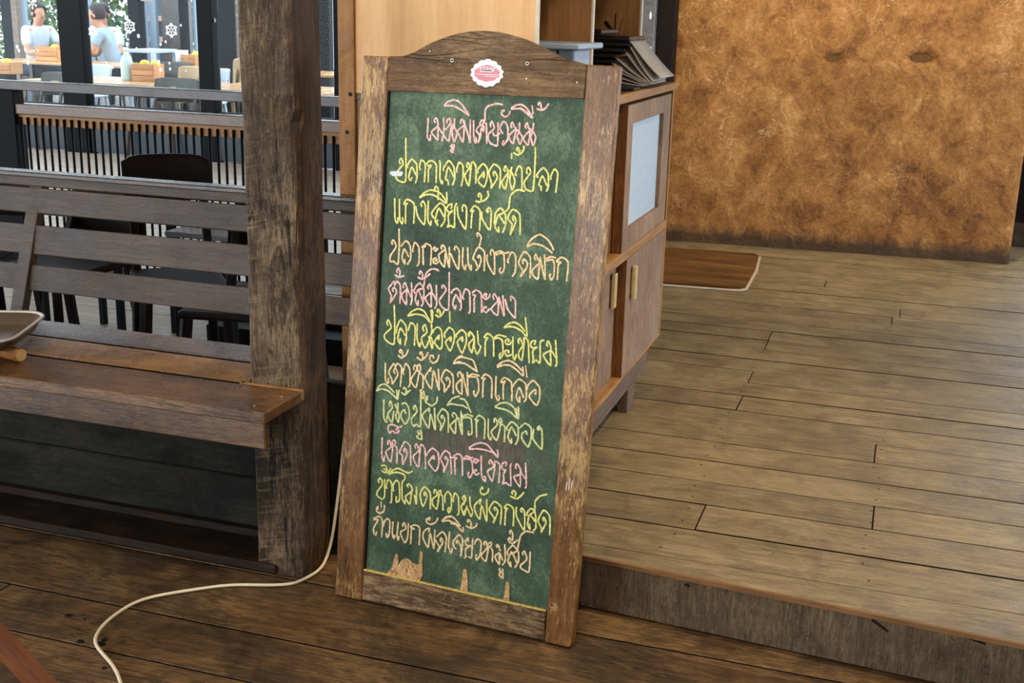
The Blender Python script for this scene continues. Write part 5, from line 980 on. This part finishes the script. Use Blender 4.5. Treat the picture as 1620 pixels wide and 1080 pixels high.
# ---------------------------------------------------------------- garden behind the dining room
def leaf_mat(name, c1, c2):
    b = NB(name); n = b.noise((5, 5, 5), 3, 0.6); return b.out(b.ramp(n, [(0.35, c1), (0.65, c2)]), 0.6, 0.3)
LM = [leaf_mat('green_leaves', lin(40, 70, 34), lin(96, 120, 58)), leaf_mat('blue_green_leaves', lin(70, 96, 88), lin(150, 170, 166)), leaf_mat('olive_leaves', lin(90, 84, 44), lin(150, 132, 76))]
def bush(px_, Y, r_, zc_, mat, label, n=900, sd=0):
    rb = random.Random(sd); p = UY(px_, 30, Y); t = thing('garden_shrub', (p.x, Y, -0.1), label, 'shrub', 'shrubs beyond the dining room')
    vs, fs = [], []
    for k in range(n):
        v = Vector((rb.gauss(0, 1), rb.gauss(0, 1), rb.gauss(0, 1))).normalized() * (rb.random() ** 0.4)
        c = Vector((v.x * r_, v.y * r_ * 0.7, zc_ + v.z * r_ * 1.15)); s = rb.uniform(0.04, 0.10)
        a = Vector((rb.gauss(0, 1), rb.gauss(0, 1), rb.gauss(0, 1))).normalized(); b_ = a.orthogonal().normalized()
        i = len(vs); vs += [tuple(c - a * s), tuple(c + b_ * s * .4), tuple(c + a * s), tuple(c - b_ * s * .4)]; fs.append((i, i + 1, i + 2, i + 3))
    me = bpy.data.meshes.new('foliage'); me.from_pydata(vs, [], fs); o = mesh_obj('foliage', me, t, (p.x, Y, 0), mat); o['kind'] = 'stuff'
    cyl('trunk', (p.x, Y, -0.1), (p.x, Y, zc_), 0.06, M['dark_wood'], t, 0.03, 10)
for k, (px_, Y, r_, zc_, mi_, lab) in enumerate([(-30, 17, 1.3, 1.1, 0, 'green shrub at the left edge of the dining room windows'), (62, 16.5, .95, 1.2, 0, 'green shrub behind the snowflake at the left pane'), (105, 18, 1.2, .6, 1, 'blue-green shrub behind the wide black mullion'),
        (170, 17.5, 1.0, 1.5, 0, 'green shrub above the seated diners'), (200, 18.5, 1.3, .7, 1, 'blue-green shrub behind the diner in blue-grey'), (268, 17, .7, 1.6, 2, 'olive shrub above the pinkish shelf boards'), (300, 17.5, .7, .9, 0, 'green shrub between the two right mullions'), (342, 17, .5, 1.8, 2, 'olive shrub beside the right black mullion')]):
    bush(px_, Y, r_, zc_, LM[mi_], lab, 1000, k)
gr_ = box('garden_ground', (-22, 13.8, -0.13), (-4, 26, -0.06), plain('pale_paving', lin(150, 146, 136), 0.8, 0.2, 0, 0.15, 4), None, 0); structure(gr_, 'pale paved ground of the garden beyond the dining room', 'ground')
g2 = box('garden_ground', (-2.0, 7.32, -0.05), (12, 20, 0.06), plain('pale_yard_paving', lin(150, 146, 136), 0.8, 0.2, 0, 0.15, 4), None, 0); structure(g2, 'pale paved yard outside the doorway beyond the ochre wall', 'ground')
bpy.context.view_layer.update()
